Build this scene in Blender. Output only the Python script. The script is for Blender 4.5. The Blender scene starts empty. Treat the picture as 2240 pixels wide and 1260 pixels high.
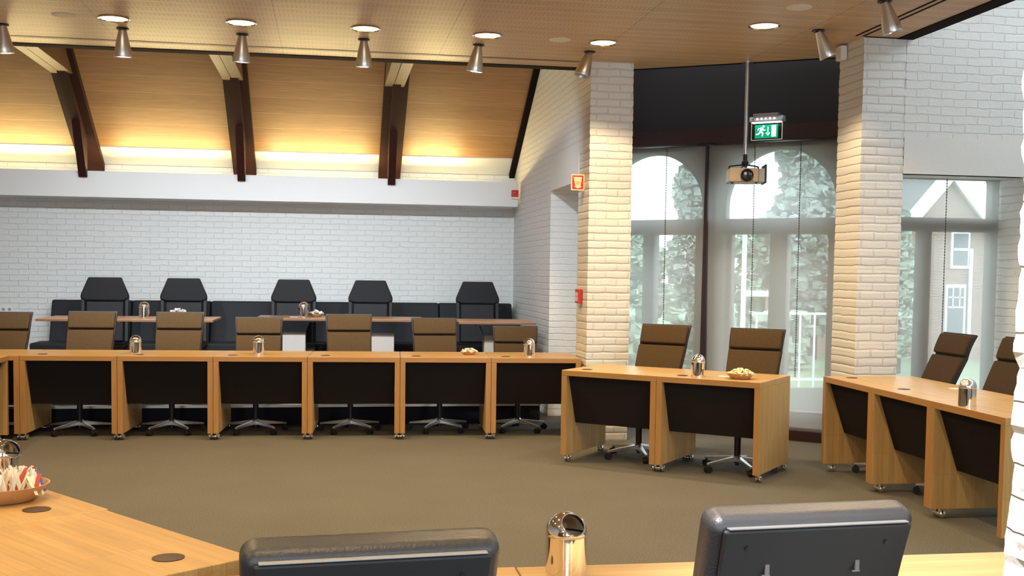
import bpy, bmesh, math, random
from math import sin, cos, pi, radians as R
from mathutils import Vector, Matrix

random.seed(7)
scn = bpy.context.scene
COL = scn.collection
UP = Vector((0, 0, 1))

# ------------------------------------------------------------------ materials
MATS = {}


def new_mat(name):
    m = bpy.data.materials.new(name)
    m.use_nodes = True
    nt = m.node_tree
    nt.nodes.clear()
    out = nt.nodes.new('ShaderNodeOutputMaterial')
    return m, nt, out


def N(nt, t, **kw):
    n = nt.nodes.new(t)
    for k, v in kw.items():
        if k.startswith('i_'):
            key = k[2:]
            key = int(key) if key.isdigit() else key.replace('_', ' ')
            n.inputs[key].default_value = v
        else:
            setattr(n, k, v)
    return n


def L(nt, a, b):
    nt.links.new(a, b)


def c4(c):
    return (c[0], c[1], c[2], 1.0)


def plain(name, col, rough=.5, metal=0., spec=.5, noise=0., nscale=40., bump=0., coat=0., emit=None, estr=0.):
    m, nt, out = new_mat(name)
    b = N(nt, 'ShaderNodeBsdfPrincipled')
    b.inputs['Base Color'].default_value = c4(col)
    b.inputs['Roughness'].default_value = rough
    b.inputs['Metallic'].default_value = metal
    b.inputs['Specular IOR Level'].default_value = spec
    b.inputs['Coat Weight'].default_value = coat
    if emit:
        b.inputs['Emission Color'].default_value = c4(emit)
        b.inputs['Emission Strength'].default_value = estr
    if noise or bump:
        tc = N(nt, 'ShaderNodeTexCoord')
        nz = N(nt, 'ShaderNodeTexNoise')
        nz.inputs['Scale'].default_value = nscale
        nz.inputs['Detail'].default_value = 4
        L(nt, tc.outputs['Object'], nz.inputs['Vector'])
        if noise:
            mx = N(nt, 'ShaderNodeMix', data_type='RGBA')
            mx.inputs['A'].default_value = c4([x * (1 - noise) for x in col])
            mx.inputs['B'].default_value = c4([min(1, x * (1 + noise)) for x in col])
            L(nt, nz.outputs['Fac'], mx.inputs['Factor'])
            L(nt, mx.outputs['Result'], b.inputs['Base Color'])
        if bump:
            bp = N(nt, 'ShaderNodeBump')
            bp.inputs['Strength'].default_value = bump
            bp.inputs['Distance'].default_value = .004
            L(nt, nz.outputs['Fac'], bp.inputs['Height'])
            L(nt, bp.outputs['Normal'], b.inputs['Normal'])
    L(nt, b.outputs[0], out.inputs[0])
    return m


def swizzle(nt, u, v, src='Object', su=1., sv=1.):
    """vector (u, v, 0) taken from two axes of the chosen coordinates"""
    tc = N(nt, 'ShaderNodeTexCoord')
    if src == 'World':
        g = N(nt, 'ShaderNodeNewGeometry')
        o = g.outputs['Position']
    else:
        o = tc.outputs[src]
    sp = N(nt, 'ShaderNodeSeparateXYZ')
    L(nt, o, sp.inputs[0])
    cb = N(nt, 'ShaderNodeCombineXYZ')
    for i, (ax, s) in enumerate(((u, su), (v, sv))):
        mu = N(nt, 'ShaderNodeMath', operation='MULTIPLY')
        mu.inputs[1].default_value = s
        L(nt, sp.outputs[ax], mu.inputs[0])
        L(nt, mu.outputs[0], cb.inputs[i])
    return cb.outputs[0], o


def strip_wood(name, u, v, c1, c2, length=.45, width=.042, rough=.35, src='Object', seam=.0012, seamcol=None,
               grain=.25, bump=.0, mid=None, specl=.4):
    """glued wood strips / boards running along axis u"""
    m, nt, out = new_mat(name)
    vec, raw = swizzle(nt, u, v, src)
    br = N(nt, 'ShaderNodeTexBrick', offset=.37, offset_frequency=1, squash=1.0)
    br.inputs['Color1'].default_value = c4(c1)
    br.inputs['Color2'].default_value = c4(c2)
    br.inputs['Mortar'].default_value = c4(seamcol or [x * .6 for x in c1])
    br.inputs['Scale'].default_value = 1
    br.inputs['Mortar Size'].default_value = seam
    br.inputs['Mortar Smooth'].default_value = .2
    br.inputs['Bias'].default_value = 0
    br.inputs['Brick Width'].default_value = length
    br.inputs['Row Height'].default_value = width
    L(nt, vec, br.inputs['Vector'])
    mp = N(nt, 'ShaderNodeMapping')
    sc = [55, 55, 55]
    sc[u] = 3.0
    mp.inputs['Scale'].default_value = sc
    L(nt, raw, mp.inputs['Vector'])
    nz = N(nt, 'ShaderNodeTexNoise')
    nz.inputs['Scale'].default_value = 1
    nz.inputs['Detail'].default_value = 5
    nz.inputs['Roughness'].default_value = .6
    L(nt, mp.outputs[0], nz.inputs['Vector'])
    rp = N(nt, 'ShaderNodeMapRange')
    rp.inputs['From Min'].default_value = .3
    rp.inputs['From Max'].default_value = .7
    rp.inputs['To Min'].default_value = 1 - grain
    rp.inputs['To Max'].default_value = 1 + grain * .5
    L(nt, nz.outputs['Fac'], rp.inputs['Value'])
    mx = N(nt, 'ShaderNodeMix', data_type='RGBA', blend_type='MULTIPLY')
    mx.inputs['Factor'].default_value = 1
    L(nt, br.outputs['Color'], mx.inputs['A'])
    L(nt, rp.outputs[0], mx.inputs['B'])
    b = N(nt, 'ShaderNodeBsdfPrincipled')
    b.inputs['Roughness'].default_value = rough
    b.inputs['Specular IOR Level'].default_value = specl
    L(nt, mx.outputs['Result'], b.inputs['Base Color'])
    if bump:
        bp = N(nt, 'ShaderNodeBump', invert=True)
        bp.inputs['Strength'].default_value = bump
        bp.inputs['Distance'].default_value = .004
        L(nt, br.outputs['Fac'], bp.inputs['Height'])
        L(nt, bp.outputs['Normal'], b.inputs['Normal'])
    L(nt, b.outputs[0], out.inputs[0])
    return m


def brick_paint(name, u, v=2, col=(.76, .76, .74), depth=.009, rough=.6, strength=.7, joint=.94):
    """thickly painted white brickwork: courses and joints as relief"""
    m, nt, out = new_mat(name)
    vec, raw = swizzle(nt, u, v, 'World')
    wob = N(nt, 'ShaderNodeTexNoise')
    wob.inputs['Scale'].default_value = 7
    wob.inputs['Detail'].default_value = 3
    L(nt, raw, wob.inputs['Vector'])
    sub = N(nt, 'ShaderNodeVectorMath', operation='SUBTRACT')
    L(nt, wob.outputs['Color'], sub.inputs[0])
    sub.inputs[1].default_value = (.5, .5, .5)
    scl = N(nt, 'ShaderNodeVectorMath', operation='SCALE')
    scl.inputs['Scale'].default_value = .03
    L(nt, sub.outputs[0], scl.inputs[0])
    add = N(nt, 'ShaderNodeVectorMath', operation='ADD')
    L(nt, vec, add.inputs[0])
    L(nt, scl.outputs[0], add.inputs[1])
    br = N(nt, 'ShaderNodeTexBrick', offset=.5, offset_frequency=2)
    br.inputs['Color1'].default_value = (.75, .75, .75, 1)
    br.inputs['Color2'].default_value = (1, 1, 1, 1)
    br.inputs['Mortar'].default_value = (0, 0, 0, 1)
    br.inputs['Scale'].default_value = 1
    br.inputs['Mortar Size'].default_value = .0075
    br.inputs['Mortar Smooth'].default_value = .6
    br.inputs['Brick Width'].default_value = .215
    br.inputs['Row Height'].default_value = .0675
    L(nt, add.outputs[0], br.inputs['Vector'])
    nz = N(nt, 'ShaderNodeTexNoise')
    nz.inputs['Scale'].default_value = 38
    nz.inputs['Detail'].default_value = 5
    nz.inputs['Roughness'].default_value = .65
    L(nt, raw, nz.inputs['Vector'])
    bw = N(nt, 'ShaderNodeRGBToBW')
    L(nt, br.outputs['Color'], bw.inputs[0])
    ma = N(nt, 'ShaderNodeMath', operation='MULTIPLY_ADD')
    ma.inputs[1].default_value = .45
    L(nt, nz.outputs['Fac'], ma.inputs[0])
    L(nt, bw.outputs[0], ma.inputs[2])
    bp = N(nt, 'ShaderNodeBump')
    bp.inputs['Strength'].default_value = strength
    bp.inputs['Distance'].default_value = depth
    L(nt, ma.outputs[0], bp.inputs['Height'])
    mr = N(nt, 'ShaderNodeMapRange')
    mr.inputs['To Min'].default_value = joint
    mr.inputs['To Max'].default_value = 1.0
    L(nt, bw.outputs[0], mr.inputs['Value'])
    mx = N(nt, 'ShaderNodeMix', data_type='RGBA', blend_type='MULTIPLY')
    mx.inputs['Factor'].default_value = 1
    mx.inputs['A'].default_value = c4(col)
    L(nt, mr.outputs[0], mx.inputs['B'])
    b = N(nt, 'ShaderNodeBsdfPrincipled')
    b.inputs['Roughness'].default_value = rough
    b.inputs['Specular IOR Level'].default_value = .3
    L(nt, mx.outputs['Result'], b.inputs['Base Color'])
    L(nt, bp.outputs['Normal'], b.inputs['Normal'])
    L(nt, b.outputs[0], out.inputs[0])
    return m


def ceiling_wood(name):
    """perforated acoustic boards running along x"""
    m, nt, out = new_mat(name)
    vec, raw = swizzle(nt, 0, 1, 'World')
    br = N(nt, 'ShaderNodeTexBrick', offset=.31, offset_frequency=1)
    br.inputs['Color1'].default_value = (.60, .405, .215, 1)
    br.inputs['Color2'].default_value = (.66, .45, .245, 1)
    br.inputs['Mortar'].default_value = (.40, .25, .12, 1)
    br.inputs['Scale'].default_value = 1
    br.inputs['Mortar Size'].default_value = .0045
    br.inputs['Mortar Smooth'].default_value = .1
    br.inputs['Brick Width'].default_value = 1.35
    br.inputs['Row Height'].default_value = .16
    L(nt, vec, br.inputs['Vector'])
    # slots
    sp = N(nt, 'ShaderNodeSeparateXYZ')
    L(nt, raw, sp.inputs[0])

    def frac_lt(ax, period, duty, off=0.):
        a = N(nt, 'ShaderNodeMath', operation='MULTIPLY_ADD')
        a.inputs[1].default_value = 1 / period
        a.inputs[2].default_value = off
        L(nt, sp.outputs[ax], a.inputs[0])
        f = N(nt, 'ShaderNodeMath', operation='FRACT')
        L(nt, a.outputs[0], f.inputs[0])
        l = N(nt, 'ShaderNodeMath', operation='LESS_THAN')
        l.inputs[1].default_value = duty
        L(nt, f.outputs[0], l.inputs[0])
        return l.outputs[0]
    fx = frac_lt(0, .032, .32)
    fy = frac_lt(1, .16, .60, -.20)
    fl = frac_lt(1, .16, .09, .045)
    f = N(nt, 'ShaderNodeMath', operation='MULTIPLY')
    L(nt, fx, f.inputs[0])
    L(nt, fy, f.inputs[1])
    f2 = N(nt, 'ShaderNodeMath', operation='MULTIPLY')
    L(nt, f.outputs[0], f2.inputs[0])
    f2.inputs[1].default_value = .28
    mx = N(nt, 'ShaderNodeMix', data_type='RGBA')
    ml = N(nt, 'ShaderNodeMix', data_type='RGBA')
    L(nt, fl, ml.inputs['Factor'])
    L(nt, br.outputs['Color'], ml.inputs['A'])
    ml.inputs['B'].default_value = (.70, .49, .28, 1)
    L(nt, f2.outputs[0], mx.inputs['Factor'])
    L(nt, ml.outputs['Result'], mx.inputs['A'])
    mx.inputs['B'].default_value = (.25, .145, .065, 1)
    mp = N(nt, 'ShaderNodeMapping')
    mp.inputs['Scale'].default_value = (2, 40, 40)
    L(nt, raw, mp.inputs['Vector'])
    nz = N(nt, 'ShaderNodeTexNoise')
    nz.inputs['Scale'].default_value = 1
    nz.inputs['Detail'].default_value = 4
    L(nt, mp.outputs[0], nz.inputs['Vector'])
    rp = N(nt, 'ShaderNodeMapRange')
    rp.inputs['From Min'].default_value = .3
    rp.inputs['From Max'].default_value = .7
    rp.inputs['To Min'].default_value = .88
    rp.inputs['To Max'].default_value = 1.08
    L(nt, nz.outputs['Fac'], rp.inputs['Value'])
    m2 = N(nt, 'ShaderNodeMix', data_type='RGBA', blend_type='MULTIPLY')
    m2.inputs['Factor'].default_value = 1
    L(nt, mx.outputs['Result'], m2.inputs['A'])
    L(nt, rp.outputs[0], m2.inputs['B'])
    b = N(nt, 'ShaderNodeBsdfPrincipled')
    b.inputs['Roughness'].default_value = .42
    b.inputs['Specular IOR Level'].default_value = .35
    L(nt, m2.outputs['Result'], b.inputs['Base Color'])
    L(nt, b.outputs[0], out.inputs[0])
    return m


def weave(name, c1, c2, scale=900., rough=.9, bump=.3):
    m, nt, out = new_mat(name)
    tc = N(nt, 'ShaderNodeTexCoord')
    ck = N(nt, 'ShaderNodeTexChecker')
    ck.inputs['Scale'].default_value = scale / 4
    ck.inputs['Color1'].default_value = c4(c1)
    ck.inputs['Color2'].default_value = c4(c2)
    L(nt, tc.outputs['Object'], ck.inputs['Vector'])
    nz = N(nt, 'ShaderNodeTexNoise')
    nz.inputs['Scale'].default_value = 120
    nz.inputs['Detail'].default_value = 3
    L(nt, tc.outputs['Object'], nz.inputs['Vector'])
    rp = N(nt, 'ShaderNodeMapRange')
    rp.inputs['To Min'].default_value = .65
    rp.inputs['To Max'].default_value = 1.3
    L(nt, nz.outputs['Fac'], rp.inputs['Value'])
    mx = N(nt, 'ShaderNodeMix', data_type='RGBA', blend_type='MULTIPLY')
    mx.inputs['Factor'].default_value = 1
    L(nt, ck.outputs['Color'], mx.inputs['A'])
    L(nt, rp.outputs[0], mx.inputs['B'])
    b = N(nt, 'ShaderNodeBsdfPrincipled')
    b.inputs['Roughness'].default_value = rough
    b.inputs['Specular IOR Level'].default_value = .2
    L(nt, mx.outputs['Result'], b.inputs['Base Color'])
    L(nt, b.outputs[0], out.inputs[0])
    return m


def carpet_mat():
    m, nt, out = new_mat('carpet')
    g = N(nt, 'ShaderNodeNewGeometry')
    nz = N(nt, 'ShaderNodeTexNoise')
    nz.inputs['Scale'].default_value = 130
    nz.inputs['Detail'].default_value = 3
    L(nt, g.outputs['Position'], nz.inputs['Vector'])
    cr = N(nt, 'ShaderNodeValToRGB')
    cr.color_ramp.elements[0].position = .34
    cr.color_ramp.elements[0].color = (.088, .084, .072, 1)
    cr.color_ramp.elements[1].position = .68
    cr.color_ramp.elements[1].color = (.170, .162, .138, 1)
    L(nt, nz.outputs['Fac'], cr.inputs[0])
    n2 = N(nt, 'ShaderNodeTexNoise')
    n2.inputs['Scale'].default_value = 1.3
    L(nt, g.outputs['Position'], n2.inputs['Vector'])
    rp = N(nt, 'ShaderNodeMapRange')
    rp.inputs['To Min'].default_value = .88
    rp.inputs['To Max'].default_value = 1.1
    L(nt, n2.outputs['Fac'], rp.inputs['Value'])
    mx = N(nt, 'ShaderNodeMix', data_type='RGBA', blend_type='MULTIPLY')
    mx.inputs['Factor'].default_value = 1
    L(nt, cr.outputs[0], mx.inputs['A'])
    L(nt, rp.outputs[0], mx.inputs['B'])
    b = N(nt, 'ShaderNodeBsdfPrincipled')
    b.inputs['Roughness'].default_value = .95
    b.inputs['Specular IOR Level'].default_value = .1
    L(nt, mx.outputs['Result'], b.inputs['Base Color'])
    bp = N(nt, 'ShaderNodeBump')
    bp.inputs['Strength'].default_value = .5
    bp.inputs['Distance'].default_value = .006
    L(nt, nz.outputs['Fac'], bp.inputs['Height'])
    L(nt, bp.outputs['Normal'], b.inputs['Normal'])
    L(nt, b.outputs[0], out.inputs[0])
    return m


def blind_mat():
    m, nt, out = new_mat('blind_mesh')
    tr = N(nt, 'ShaderNodeBsdfTransparent')
    tr.inputs[0].default_value = (.93, .96, .97, 1)
    df = N(nt, 'ShaderNodeBsdfDiffuse')
    df.inputs[0].default_value = (.50, .47, .44, 1)
    tl = N(nt, 'ShaderNodeBsdfTranslucent')
    tl.inputs[0].default_value = (.54, .525, .50, 1)
    a = N(nt, 'ShaderNodeMixShader')
    a.inputs[0].default_value = .5
    L(nt, df.outputs[0], a.inputs[1])
    L(nt, tl.outputs[0], a.inputs[2])
    b = N(nt, 'ShaderNodeMixShader')
    b.inputs[0].default_value = .50
    L(nt, tr.outputs[0], b.inputs[1])
    L(nt, a.outputs[0], b.inputs[2])
    L(nt, b.outputs[0], out.inputs[0])
    return m


def glass_mat(tint=(.96, .98, .97)):
    m, nt, out = new_mat('window_glass')
    tr = N(nt, 'ShaderNodeBsdfTransparent')
    tr.inputs[0].default_value = c4(tint)
    gl = N(nt, 'ShaderNodeBsdfGlossy')
    gl.inputs['Roughness'].default_value = .02
    lw = N(nt, 'ShaderNodeLayerWeight')
    lw.inputs[0].default_value = .15
    mx = N(nt, 'ShaderNodeMixShader')
    L(nt, lw.outputs['Fresnel'], mx.inputs[0])
    L(nt, tr.outputs[0], mx.inputs[1])
    L(nt, gl.outputs[0], mx.inputs[2])
    L(nt, mx.outputs[0], out.inputs[0])
    return m


WOOD1, WOOD2 = (.49, .315, .122), (.57, .375, .155)
M = dict(
    wood_x=strip_wood('beech_strips_lengthwise', 0, 1, WOOD1, WOOD2, seam=.0008, grain=.16, seamcol=(.40, .21, .07)),
    wood_z=strip_wood('beech_strips_upright', 2, 1, WOOD1, WOOD2, seam=.0008, grain=.16, seamcol=(.40, .21, .07)),
    table_wood=strip_wood('table_veneer', 0, 1, (.36, .19, .095), (.40, .215, .11), length=3, width=.3, seam=.0005, grain=.2),
    roofwood=strip_wood('roof_boards', 0, 1, (.37, .20, .085), (.43, .24, .105), length=40, width=.225, seam=.0025,
                        seamcol=(.55, .34, .17), grain=.2, src='World', rough=.45),
    ceilwood=ceiling_wood('ceiling_boards'),
    rafter=strip_wood('dark_stained_timber', 1, 0, (.035, .010, .007), (.042, .013, .009), length=5, width=.3, seam=.0003, grain=.3, rough=.6, specl=.15),
    tie=strip_wood('brown_timber', 1, 0, (.15, .078, .038), (.165, .085, .042), length=6, width=.5, seam=.0003, grain=.2, rough=.45),
    black_trim=plain('black_trim', (.010, .006, .006), .9, spec=.1),
    brick_x=brick_paint('painted_brick_facing', 0),
    brick_y=brick_paint('painted_brick_side', 1),
    brick_soft=brick_paint('thickly_painted_brick', 0, strength=.75, depth=.009, joint=.97),
    plaster=plain('white_plaster', (.76, .75, .72), .7, noise=.03, nscale=30),
    beam_white=plain('white_paint', (.78, .78, .78), .45),
    carpet=carpet_mat(),
    panel=plain('black_fabric_panel', (.016, .013, .013), .9, spec=.15, noise=.25, nscale=300),
    brown=weave('brown_weave', (.082, .052, .024), (.060, .038, .017)),
    brown_shaded=weave('brown_weave_shaded', (.062, .044, .028), (.046, .032, .020)),  # same brown fabric, with the shade of the backlit chairs put into the colour
    edge=plain('black_edging', (.010, .009, .010), .6),
    black=plain('black_plastic', (.013, .013, .015), .45),
    shell=plain('charcoal_plastic_shell', (.018, .019, .021), .55, noise=.25, nscale=400),
    leather=plain('black_leather', (.026, .026, .030), .42, spec=.7, bump=.25, nscale=160),
    bench=plain('charcoal_upholstery', (.013, .014, .018), .65, spec=.3, noise=.2, nscale=80),
    execblack=plain('black_upholstery', (.011, .0105, .0135), .6, spec=.3, noise=.15, nscale=70),
    chrome=plain('chrome', (.86, .85, .84), .06, 1.),
    satin=plain('satin_aluminium', (.62, .62, .62), .3, 1.),
    brushed=plain('brushed_steel', (.68, .65, .61), .34, 1.),
    grommet=plain('brown_grommet', (.055, .025, .014), .5),
    clipgrey=plain('dull_clip', (.16, .16, .165), .5),
    grey=plain('grey_metal', (.34, .34, .35), .5),
    silver=plain('silver_column', (.42, .40, .39), .45, noise=.04),
    bracket=plain('blue_grey_bracket', (.16, .19, .24), .45),
    bowlwood=plain('bowl_wood', (.48, .27, .115), .35, noise=.2, nscale=18),
    white=plain('white_plastic', (.80, .80, .78), .4),
    paper=plain('white_paper', (.82, .81, .78), .7),
    cream=plain('cream_wrapper', (.85, .78, .55), .5),
    yellow=plain('yellow_wrapper', (.80, .62, .10), .45),
    bluep=plain('blue_paper', (.10, .13, .42), .6),
    redp=plain('red_paper', (.55, .09, .05), .6),
    red=plain('red_plastic', (.52, .025, .025), .4),
    redsign=plain('red_sign', (.50, .02, .015), .5),
    creamsign=plain('cream_sign', (.82, .62, .36), .5),
    signdark=plain('dark_sign_mark', (.25, .12, .03), .5),
    projector=plain('beige_projector', (.42, .33, .23), .4),
    lens=plain('dark_lens', (.008, .008, .01), .12, coat=.5),
    dark=plain('void_shade_dark', (.016, .011, .012), .8, noise=.2, nscale=50),  # near-black for the shadow in the roof void over the bay
    darkwood=strip_wood('dark_red_brown_wood', 0, 2, (.030, .010, .008), (.034, .012, .009), length=6, width=.4, seam=.0003, grain=.3, rough=.5),
    postpaint=plain('dark_purple_brown_paint', (.035, .018, .022), .4),
    frame=plain('grey_window_paint', (.22, .18, .165), .5),
    glass=glass_mat(),
    blind=blind_mat(),
    cord=plain('bead_cord', (.06, .05, .05), .5),
    green=plain('exit_green', (.0, .30, .16), .4, emit=(.0, .42, .22), estr=.55),
    exitwhite=plain('exit_white', (.9, .95, .9), .4, emit=(.92, 1., .92), estr=1.0),
    lampwhite=plain('lit_tube', (1, 1, 1), .4, emit=(1, 1, .95), estr=5.),
    acrylic=glass_mat((.9, .95, .93)),
    acryl_edge=plain('acrylic_edge', (.65, .7, .6), .3, emit=(.8, .85, .65), estr=.5),
    lampglow=plain('downlight_reflector', (.9, .8, .55), .25, emit=(1., .80, .42), estr=3.2),
    bulb=plain('downlight_bulb', (1, 1, 1), .3, emit=(1., .93, .85), estr=14.),
    tube=plain('cove_tube', (1, 1, 1), .4, emit=(1., .80, .34), estr=4.),
    speaker=plain('off_white_grille', (.82, .74, .64), .7, noise=.1, nscale=500),
    steel_dais=plain('step_nosing', (.60, .58, .52), .35, .9),
    dais=plain('dark_step_carpet', (.030, .030, .038), .95, spec=.1, noise=.3, nscale=200),
    grass=plain('grass', (.24, .30, .18), .95, noise=.4, nscale=6),
    leaf=plain('dark_leaves', (.36, .41, .36), .8, noise=.5, nscale=3),
    leaf2=plain('mid_green_leaves', (.42, .48, .38), .8, noise=.5, nscale=3),
    bark=plain('bark', (.10, .075, .055), .9, noise=.3),
    housebrick=strip_wood('house_brick', 0, 2, (.30, .17, .13), (.36, .21, .16), length=.21, width=.066, seam=.008,
                          seamcol=(.4, .36, .32), grain=.1, rough=.9),
    tiles=plain('roof_tiles', (.16, .15, .15), .8, noise=.3, nscale=12),
    hglass=plain('house_pane', (.10, .13, .15), .1),
    paving=plain('paving', (.42, .41, .40), .9, noise=.15, nscale=4),
)


# ------------------------------------------------------------------ mesh building
class MB:
    def __init__(self):
        self.bm = bmesh.new()

    def _add(self, vs, fs):
        bv = [self.bm.verts.new(v) for v in vs]
        for f in fs:
            try:
                self.bm.faces.new([bv[i] for i in f])
            except ValueError:
                pass
        return bv

    def box(self, x0, x1, y0, y1, z0, z1, mat=None):
        vs = [Vector((x, y, z)) for x in (x0, x1) for y in (y0, y1) for z in (z0, z1)]
        if mat is not None:
            vs = [mat @ v for v in vs]
        self._add(vs, [(0, 1, 3, 2), (4, 6, 7, 5), (0, 4, 5, 1), (2, 3, 7, 6), (0, 2, 6, 4), (1, 5, 7, 3)])
        return self

    def hexa(self, pts):
        """8 points: bottom loop of 4 then top loop of 4"""
        self._add([Vector(p) for p in pts], [(3, 2, 1, 0), (4, 5, 6, 7), (0, 1, 5, 4), (1, 2, 6, 5), (2, 3, 7, 6), (3, 0, 4, 7)])
        return self

    def prism(self, poly, axis, a, b, mat=None):
        """polygon of 2-D points extruded along axis (0,1,2) from a to b"""
        def p3(p, h):
            if axis == 0:
                v = Vector((h, p[0], p[1]))
            elif axis == 1:
                v = Vector((p[0], h, p[1]))
            else:
                v = Vector((p[0], p[1], h))
            return mat @ v if mat is not None else v
        n = len(poly)
        vs = [p3(p, a) for p in poly] + [p3(p, b) for p in poly]
        fs = [tuple(range(n))[::-1], tuple(range(n, 2 * n))]
        fs += [(i, (i + 1) % n, n + (i + 1) % n, n + i) for i in range(n)]
        self._add(vs, fs)
        return self

    def lathe(self, prof, seg=32, origin=(0, 0, 0), mat=None, closed=True):
        o = Vector(origin)
        rings = []
        for r, z in prof:
            if r < 1e-6:
                v = o + Vector((0, 0, z))
                rings.append([self.bm.verts.new(mat @ v if mat is not None else v)])
            else:
                ring = []
                for i in range(seg):
                    t = 2 * pi * i / seg
                    v = o + Vector((r * cos(t), r * sin(t), z))
                    ring.append(self.bm.verts.new(mat @ v if mat is not None else v))
                rings.append(ring)
        for a, b in zip(rings[:-1], rings[1:]):
            if len(a) == 1 and len(b) == 1:
                continue
            for i in range(seg):
                j = (i + 1) % seg
                if len(a) == 1:
                    self.bm.faces.new((a[0], b[i], b[j]))
                elif len(b) == 1:
                    self.bm.faces.new((a[i], b[0], a[j]))
                else:
                    self.bm.faces.new((a[i], b[i], b[j], a[j]))
        return self

    def cyl(self, p, q, r, seg=16, r2=None):
        p, q = Vector(p), Vector(q)
        d = q - p
        mt = Matrix.Translation(p) @ d.to_track_quat('Z', 'Y').to_matrix().to_4x4()
        h = d.length
        r2 = r if r2 is None else r2
        return self.lathe([(0, 0), (r, 0), (r2, h), (0, h)], seg, mat=mt)

    def tube(self, pts, r, seg=10):
        for a, b in zip(pts[:-1], pts[1:]):
            self.cyl(a, b, r, seg)
        return self

    def torus(self, c, R_, r, seg=32, sub=8, mat=None):
        mt = Matrix.Translation(Vector(c)) @ (mat if mat is not None else Matrix.Identity(4))
        g = []
        for i in range(seg):
            t = 2 * pi * i / seg
            row = []
            for j in range(sub):
                s = 2 * pi * j / sub
                row.append(self.bm.verts.new(mt @ Vector(((R_ + r * cos(s)) * cos(t), (R_ + r * cos(s)) * sin(t), r * sin(s)))))
            g.append(row)
        for i in range(seg):
            for j in range(sub):
                self.bm.faces.new((g[i][j], g[(i + 1) % seg][j], g[(i + 1) % seg][(j + 1) % sub], g[i][(j + 1) % sub]))
        return self

    def ball(self, c, r, sx=1, sy=1, sz=1, seg=16, rings=10):
        prof = [(r * sin(pi * i / rings), -r * cos(pi * i / rings)) for i in range(rings + 1)]
        prof[0] = (0, -r)
        prof[-1] = (0, r)
        return self.lathe(prof, seg, mat=Matrix.Translation(Vector(c)) @ Matrix.Diagonal((sx, sy, sz, 1)))

    def slab(self, path, x0f, x1f, th):
        """a pad following a (y, z) path; x0f/x1f(s) give its side limits, th its thickness behind the path"""
        n = len(path)
        rows = []
        for i, (y, z) in enumerate(path):
            a = path[max(i - 1, 0)]
            b = path[min(i + 1, n - 1)]
            t = Vector((b[0] - a[0], b[1] - a[1])).normalized()
            nn = Vector((t[1], -t[0]))   # to +y side when the path goes up
            s = i / (n - 1)
            x0, x1 = x0f(s), x1f(s)
            thi = th(s) if callable(th) else th
            rows.append([Vector((x0, y, z)), Vector((x1, y, z)), Vector((x1, y + nn[0] * thi, z + nn[1] * thi)),
                         Vector((x0, y + nn[0] * thi, z + nn[1] * thi))])
        vs = [self.bm.verts.new(v) for r_ in rows for v in r_]
        for i in range(n - 1):
            for j in range(4):
                k = (j + 1) % 4
                self.bm.faces.new((vs[4 * i + j], vs[4 * i + k], vs[4 * i + 4 + k], vs[4 * i + 4 + j]))
        self.bm.faces.new(vs[3::-1])
        self.bm.faces.new(vs[-4:])
        return self

    def build(self, name, mat, parent=None, smooth=False, bevel=0., bseg=2, sub=0, angle=35):
        bmesh.ops.recalc_face_normals(self.bm, faces=self.bm.faces[:])
        me = bpy.data.meshes.new(name)
        self.bm.to_mesh(me)
        self.bm.free()
        o = bpy.data.objects.new(name, me)
        COL.objects.link(o)
        me.materials.append(M[mat] if isinstance(mat, str) else mat)
        if parent is not None:
            o.parent = parent
        if smooth or bevel or sub:
            for p in me.polygons:
                p.use_smooth = True
        if bevel:
            md = o.modifiers.new('bevel', 'BEVEL')
            md.width = bevel
            md.segments = bseg
            md.limit_method = 'ANGLE'
            md.angle_limit = R(40)
            md.harden_normals = True
        elif smooth and not sub:
            me.set_sharp_from_angle(angle=R(angle))
        if sub:
            md = o.modifiers.new('sub', 'SUBSURF')
            md.levels = sub
            md.render_levels = sub
        return o


def tag(o, label=None, cat=None, group=None, kind=None):
    if label:
        o['label'] = label
    if cat:
        o['category'] = cat
    if group:
        o['group'] = group
    if kind:
        o['kind'] = kind
    return o


def empty(name, loc=(0, 0, 0), rz=0., label=None, cat=None, group=None, kind=None):
    o = bpy.data.objects.new(name, None)
    COL.objects.link(o)
    o.empty_display_size = .1
    o.location = loc
    o.rotation_euler = (0, 0, rz)
    return tag(o, label, cat, group, kind)


def kids(o):
    return [c for c in bpy.data.objects if c.parent == o]


def copy_tree(o, parent=None):
    ch = kids(o)
    c = o.copy()
    COL.objects.link(c)
    if parent is not None:
        c.parent = parent
    for k in ch:
        copy_tree(k, c)
    return c


def struct(mb, name, mat, label=None, **kw):
    o = mb.build(name, mat, **kw)
    o['kind'] = 'structure'
    if label:
        tag(o, label, name.split('_')[0])
    return o


# ------------------------------------------------------------------ room shell
ZC = 3.43
XA0, XA1 = 2.304, 2.704            # side wall with the opening
YB0, YB1 = 8.277, 8.70             # wall with the window on the right
ROOF = lambda y: 2.691 + (14.023 - y) * .643

mb = MB().box(-6, 8.2, -3, 14.2, -.12, 0)
struct(mb, 'floor', 'carpet', 'grey brown carpet floor of the council chamber')

mb = MB().prism([(13.9, 0), (14.15, 0), (14.15, 3.0), (13.9, 2.75)], 0, -6, 2.6)
struct(mb, 'wall_back', 'brick_soft', 'white painted brick wall behind the long black bench')

# side wall: far part, near pier, part over the opening, up to the roof
mb = MB()
mb.prism([(11.53, 0), (13.9, 0), (13.9, 2.74), (11.53, 4.26)], 0, XA0, XA1)
mb.prism([(10.2201, 2.40), (11.53, 2.40), (11.53, 4.26), (10.2201, 5.1)], 0, XA0, XA1)
struct(mb, 'wall_right', 'brick_y', 'white painted brick side wall with a tall opening')


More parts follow.
